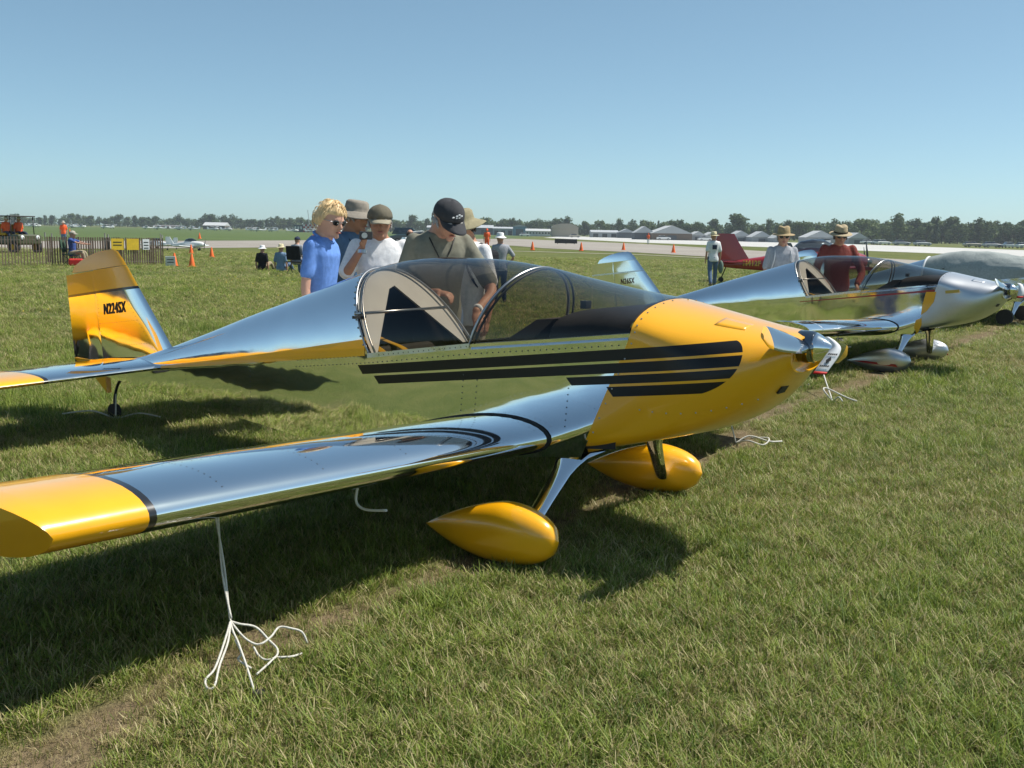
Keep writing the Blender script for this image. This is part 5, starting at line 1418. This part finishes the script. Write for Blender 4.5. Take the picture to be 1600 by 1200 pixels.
# ------------------------------------------------------------------ fence, signs, cones
A_, B_ = Vector((-20.4, 34.0, 0)), Vector((-13.95, 39.75, 0)); dv = (B_ - A_); Ln = dv.length; ang = math.atan2(dv.y, dv.x)
root = empty('slat_fence', A_, ang, 'brown wooden slat fence held by wire along the field edge', 'fence')
M['slat'] = simple('weathered_brown_slats', (.15, .105, .078), .9, 0, .3, 3)
mb = MB(); rr = random.Random(3); x = 0
while x < Ln:
    mb.box((x, 0, .52), (.030, .012, 1.02 + rr.uniform(-.03, .03)), Matrix.Rotation(rr.uniform(-.02, .02), 3, 'Y')); x += .105
tag(mb.build('slats', M['slat'], root), kind='stuff')
for z in (.12, .52, .92):
    mb = MB(); mb.tube([(0, 0, z), (Ln, 0, z)], .004, 5); mb.build('wire', M['dark_steel'], root)
for k in range(5):
    mb = MB(); mb.tube([(k * Ln / 4, .03, 0), (k * Ln / 4, .03, 1.2)], .022, 8); mb.build('post', M['dark_steel'], root, smooth=True)
root2 = empty('slat_fence', B_ + Vector((-.05, .3, 0)), ang - .35, 'dense brown slat fence turning the corner behind the signs', 'fence')
mb = MB(); x = 0
while x < 4.2:
    mb.box((-x, 0, .52), (.045, .012, 1.0 + rr.uniform(-.03, .03))); x += .085
tag(mb.build('slats', M['slat'], root2), kind='stuff')
for k in range(3):
    mb = MB(); mb.tube([(-k * 2.0, .03, 0), (-k * 2.0, .03, 1.15)], .022, 8); mb.build('post', M['dark_steel'], root2, smooth=True)
ysign = simple('yellow_sign_board', (.62, .42, .02), .5); wsign = simple('white_sign_board', (.7, .72, .74), .5)
for (t, wd, ht_, mt_, lb, bars) in ((.800, .47, .43, ysign, 'yellow notice board with dark writing on the slat fence', 2), (.868, .47, .43, ysign, 'blank yellow notice board on the slat fence', 0), (.928, .26, .40, wsign, 'small white notice with blue writing on the slat fence', 3)):
    p = A_ + dv * t; s = empty('notice_board', (p.x, p.y, .78), ang, lb, 'sign'); mb = MB(); mb.box((0, -.05, 0), (wd, .02, ht_)); mb.build('board', mt_, s)
    for k in range(bars):
        mb = MB(); mb.box((0, -.064, .08 - .11 * k), (wd * .7, .006, .035)); mb.build('writing', M['print_black'], s)
def cone(loc, label, hgt=.50):
    root = empty('traffic_cone', loc, 0, label, 'cone'); mb = MB(); mb.lathe([(.03, .12), (.08, .11), (hgt * .96, .03), (hgt, .018)], 'z', 16); mb.build('cone', M['orange'], root, smooth=40)
    mb = MB(); mb.box((0, 0, .015), (.28, .28, .03)); mod_bevel(mb.build('base', M['orange'], root), .01)
    return root
c0 = None
for (x, y, lb, grp) in ((-12.95, 38.3, 'orange cone with a white board leaning on it', None), (-12.13, 37.8, 'orange cone on the grass right of the leaning white board', None), (-15.14, 50.3, 'orange cone on the grass farther right beyond the fence end', None), (-18.25, 56.8, 'orange cone below the small white airplanes', None), (1.57, 88.1, 'orange cone on the grass strip before the taxiway', 'o'), (5.92, 89.4, 'orange cone on the grass strip before the taxiway', 'o'), (13.93, 88.3, 'orange cone on the grass strip before the taxiway', 'o'), (10.6, 98, 'orange cone on the grass strip before the taxiway', 'o'), (-40, 128, 'tiny orange marker out on the green infield', 'm'), (-28, 140, 'tiny orange marker out on the green infield', 'm'), (-75, 170, 'tiny orange marker out on the green infield', 'm')):
    if c0 is None: c0 = cone((x, y, 0), lb); o = c0
    else: o = copy_tree(c0); o.location = (x, y, 0)
    o['label'] = lb
    if grp: o['group'] = 'cones before the taxiway' if grp == 'o' else 'markers on the infield'
    if grp: o.scale = (1.5, 1.5, 1.5)
root = empty('leaning_board', (-13.02, 38.05, 0), .2, 'white notice board leaning against the orange cone', 'sign'); mb = MB(); mb.box((0, 0, .19), (.36, .02, .38), Matrix.Rotation(.25, 3, 'X')); mb.build('board', wsign, root)
for k in range(2): mb = MB(); mb.box((0, -.012 - .02 * (1 - k), .25 - .1 * k), (.24, .006, .03), Matrix.Rotation(.25, 3, 'X')); mb.build('writing', M['print_black'], root)
root = empty('marker_board', (7.3, 143.5, 0), 0, 'long low black marker board standing on the taxiway', 'sign'); mb = MB(); mb.box((0, 0, .42), (3.2, .35, .62)); mod_bevel(mb.build('panel', M['print_black'], root), .04)
for x in (-1.2, 0, 1.2): mb = MB(); mb.box((x, 0, .06), (.08, .3, .12)); mb.build('foot', M['dark_steel'], root)

# ------------------------------------------------------------------ people further off
WT = fab('white_cotton', (.72, .72, .73)); NV = fab('navy_cotton', (.03, .04, .07)); DN = fab('denim', (.10, .15, .24)); OR = simple('orange_safety_vest', (.85, .11, .015), .6, 0, .1)
GN = fab('grey_cotton', (.30, .31, .34)); BK = fab('black_cotton', (.015, .015, .018))
far = dict(vox=.022, detail=False)
def print_back(root, T, H, A, HR, u, hs):
    mb = MB(); mb.add([T(-.045, -.072, .775), T(.045, -.072, .775), T(.042, -.078, .695), T(-.042, -.078, .695)], [(0, 1, 2, 3)]); o = mb.build('shirt_print', NV, root); o.modifiers.new('thick', 'SOLIDIFY').thickness = .012
    mb = MB(); w_ = A[1][1]; mb.ellipsoid(w_ + Vector((.04, 0, -.20)), (.08, .10, .20), 12, 8); mb.build('carried_jacket', fab('sage_cloth', (.14, .19, .16)), root, smooth=True)
person((6.02, 30.5, 0), (-.12, 1), 1.60, 'man in a white printed tee shirt and jeans walking away past the red airplane', shirt=WT, pants=DN, skin='mid', hat=('straw', fab('cream_canvas', (.62, .55, .36)), BK), extras=print_back,
       legs={1: ((.075, .06, .285), (.085, .10, .05)), -1: ((-.06, -.02, .29), (-.075, -.16, .06))}, **far)
person((-.30, 21.5, 0), (-.3, 1), 1.47, 'person in a pale grey shirt and white cap with one hand on the hip', shirt=GN, pants=NV, skin='mid', hat=('bucket', WT), arms={1: ((.20, -.05, .66), (.12, .04, .56), (-.6, .6, -.2), (0, 0, -1)), -1: (None,) * 4}, **far)
person((-2.45, 23.5, 0), (.3, 1), 1.52, 'dark haired person in a white shirt walking between the two capped men', shirt=WT, pants=NV, skin='mid', hair=('dark', 'short'), **far)
person((-2.2, 80, 0), (0, -1), 1.75, 'person in an orange safety vest standing beyond the khaki hat', shirt=OR, pants=OR, skin='mid', hat=('cap', OR), **far)
person((22.5, 170, 0), (0, -1), 1.8, 'person in an orange safety vest far out by the runway', shirt=OR, pants=WT, skin='mid', hat=('cap', OR), **far)
person((-32.7, 73.1, 0), (.2, -1), 1.72, 'person in an orange safety vest and jeans standing behind the slat fence', shirt=OR, pants=DN, skin='mid', hat=('bucket', fab('stone_canvas', (.42, .38, .32))), **far)
sit = {1: ((.08, .25, .30), (.085, .29, .05)), -1: ((-.08, .25, .30), (-.085, .29, .05))}
for k, (sd, lb) in enumerate(((.34, 'passenger in an orange vest seated on the far side of the utility cart'), (-.34, 'driver in an orange vest seated on the near side of the utility cart'))):
    px_ = -25.9 + .02 * math.cos(-.55) - sd * math.sin(-.55); py_ = 52 + .02 * math.sin(-.55) + sd * math.cos(-.55)
    person((px_, py_, .52), (math.cos(-.55), math.sin(-.55)), 1.70, lb, shirt=OR, pants=NV, skin='mid', hat=('cap', WT), seated=.24, legs={1: ((.08, .25, .30), (.085, .30, .06)), -1: ((-.08, .25, .30), (-.085, .30, .06))}, **far)
# folding chairs
def folding_chair(loc, face, label, mat):
    root = empty('folding_chair', loc, math.atan2(-face[0], face[1]), label, 'chair')
    mb = MB(); mb.box((0, 0, .40), (.50, .46, .03)); mod_bevel(mb.build('seat', mat, root), .01)
    mb = MB(); mb.box((0, -.26, .70), (.50, .03, .46), Matrix.Rotation(.15, 3, 'X')); mod_bevel(mb.build('backrest', mat, root), .01)
    for s in (-1, 1):
        for y0, y1 in ((-.24, .24), (.24, -.24)):
            mb = MB(); mb.tube([(s * .25, y0, .0), (s * .25, y1, .42)], .012, 6); mb.build('leg', M['dark_steel'], root, smooth=True)
        mb = MB(); mb.tube([(s * .27, -.26, .60), (s * .27, .22, .60)], .018, 6); mb.build('armrest', M['dark_steel'], root, smooth=True)
    return root
folding_chair((-7.25, 33.5, 0), (.25, 1), 'black folding chair with a seated watcher facing the runway', BK)
person((-7.25, 33.56, 0), (.25, 1), 1.66, 'person in a dark cap sitting in the black folding chair', shirt=GN, pants=DN, skin='mid', hat=('cap', NV), seated=.265, legs=sit, **far)
gs = {1: ((.10, .20, .17), (.09, .36, .05)), -1: ((-.10, .20, .17), (-.09, .36, .05))}
person((-9.08, 36.2, 0), (.2, 1), 1.62, 'person in a black shirt and white cap sitting on the grass', shirt=BK, pants=fab('khaki_cotton', (.30, .25, .17)), skin='mid', hat=('bucket', WT), seated=.47, legs=gs, **far)
person((-8.22, 35.4, 0), (.25, 1), 1.66, 'person in a blue shirt and straw hat sitting on the grass', shirt=fab('faded_blue_cotton', (.16, .24, .36)), pants=DN, skin='mid', hat=('straw', fab('cream_canvas', (.62, .55, .36))), seated=.45, legs=gs, **far)
folding_chair((-16.45, 37.3, 0), (1, .1), 'green folding chair at the slat fence with a watcher in blue', fab('green_canvas', (.05, .09, .06)))
person((-16.40, 37.3, 0), (1, .1), 1.70, 'person in a blue vest and tan cap sitting in the chair by the fence', shirt=fab('royal_blue_cotton', (.05, .09, .28)), pants=fab('khaki_cotton', (.30, .25, .17)), skin='mid', hat=('cap', fab('stone_canvas', (.42, .38, .32))), seated=.265, legs=sit,
       arms={1: ((.16, .12, .50), (.10, .30, .46), (0, 1, 0), (0, 0, -1)), -1: ((-.16, .12, .50), (-.10, .30, .46), (0, 1, 0), (0, 0, -1))}, **far)
root = empty('shoulder_bag', (-16.1, 36.9, 0), .3, 'red and black bag on the grass beside the green folding chair', 'bag'); mb = MB(); mb.box((0, 0, .13), (.5, .26, .26)); mod_bevel(mb.build('bag_body', M['red_ribbon'], root), .06, 3); mb = MB(); mb.tube(cr([(-.18, 0, .25), (-.08, 0, .38), (.08, 0, .38), (.18, 0, .25)], 5), .014, 6); mb.build('handle', M['print_black'], root, smooth=True)
# yellow wildflowers
mb = MB(); rr = random.Random(21); M['petal'] = simple('yellow_petals', (.75, .55, .02), .6)
for k in range(620):
    y = rr.uniform(9, 34); x = rr.uniform(-.56, .1) * y
    if noise.noise(Vector((x * .35, y * .35, 5))) < .18: continue
    z = rr.uniform(.05, .11); s = rr.uniform(.010, .019)
    mb.add([(x + s * math.cos(a), y + s * math.sin(a), z + .3 * s * math.sin(a * 2)) for a in [6.283 * j / 6 for j in range(6)]], [tuple(range(6))])
tag(mb.build('wildflowers', M['petal']), 'scattered small yellow flowers in the grass behind the airplanes', 'flowers', kind='stuff')
# ------------------------------------------------------------------ summer haze
hz = bpy.data.materials.new('summer_haze'); hz.use_nodes = True; t_ = hz.node_tree; t_.nodes.clear()
pv = t_.nodes.new('ShaderNodeVolumePrincipled'); pv.inputs['Color'].default_value = (.80, .88, .95, 1); pv.inputs['Density'].default_value = .00024; pv.inputs['Anisotropy'].default_value = .2
ho = t_.nodes.new('ShaderNodeOutputMaterial'); t_.links.new(pv.outputs[0], ho.inputs['Volume'])
mb = MB(); mb.box((0, 400, 11.5), (2600, 1200, 25)); o = mb.build('haze', hz); tag(o, 'thin pale summer haze over the airfield', 'haze', kind='stuff')
cy.volume_bounces = 0
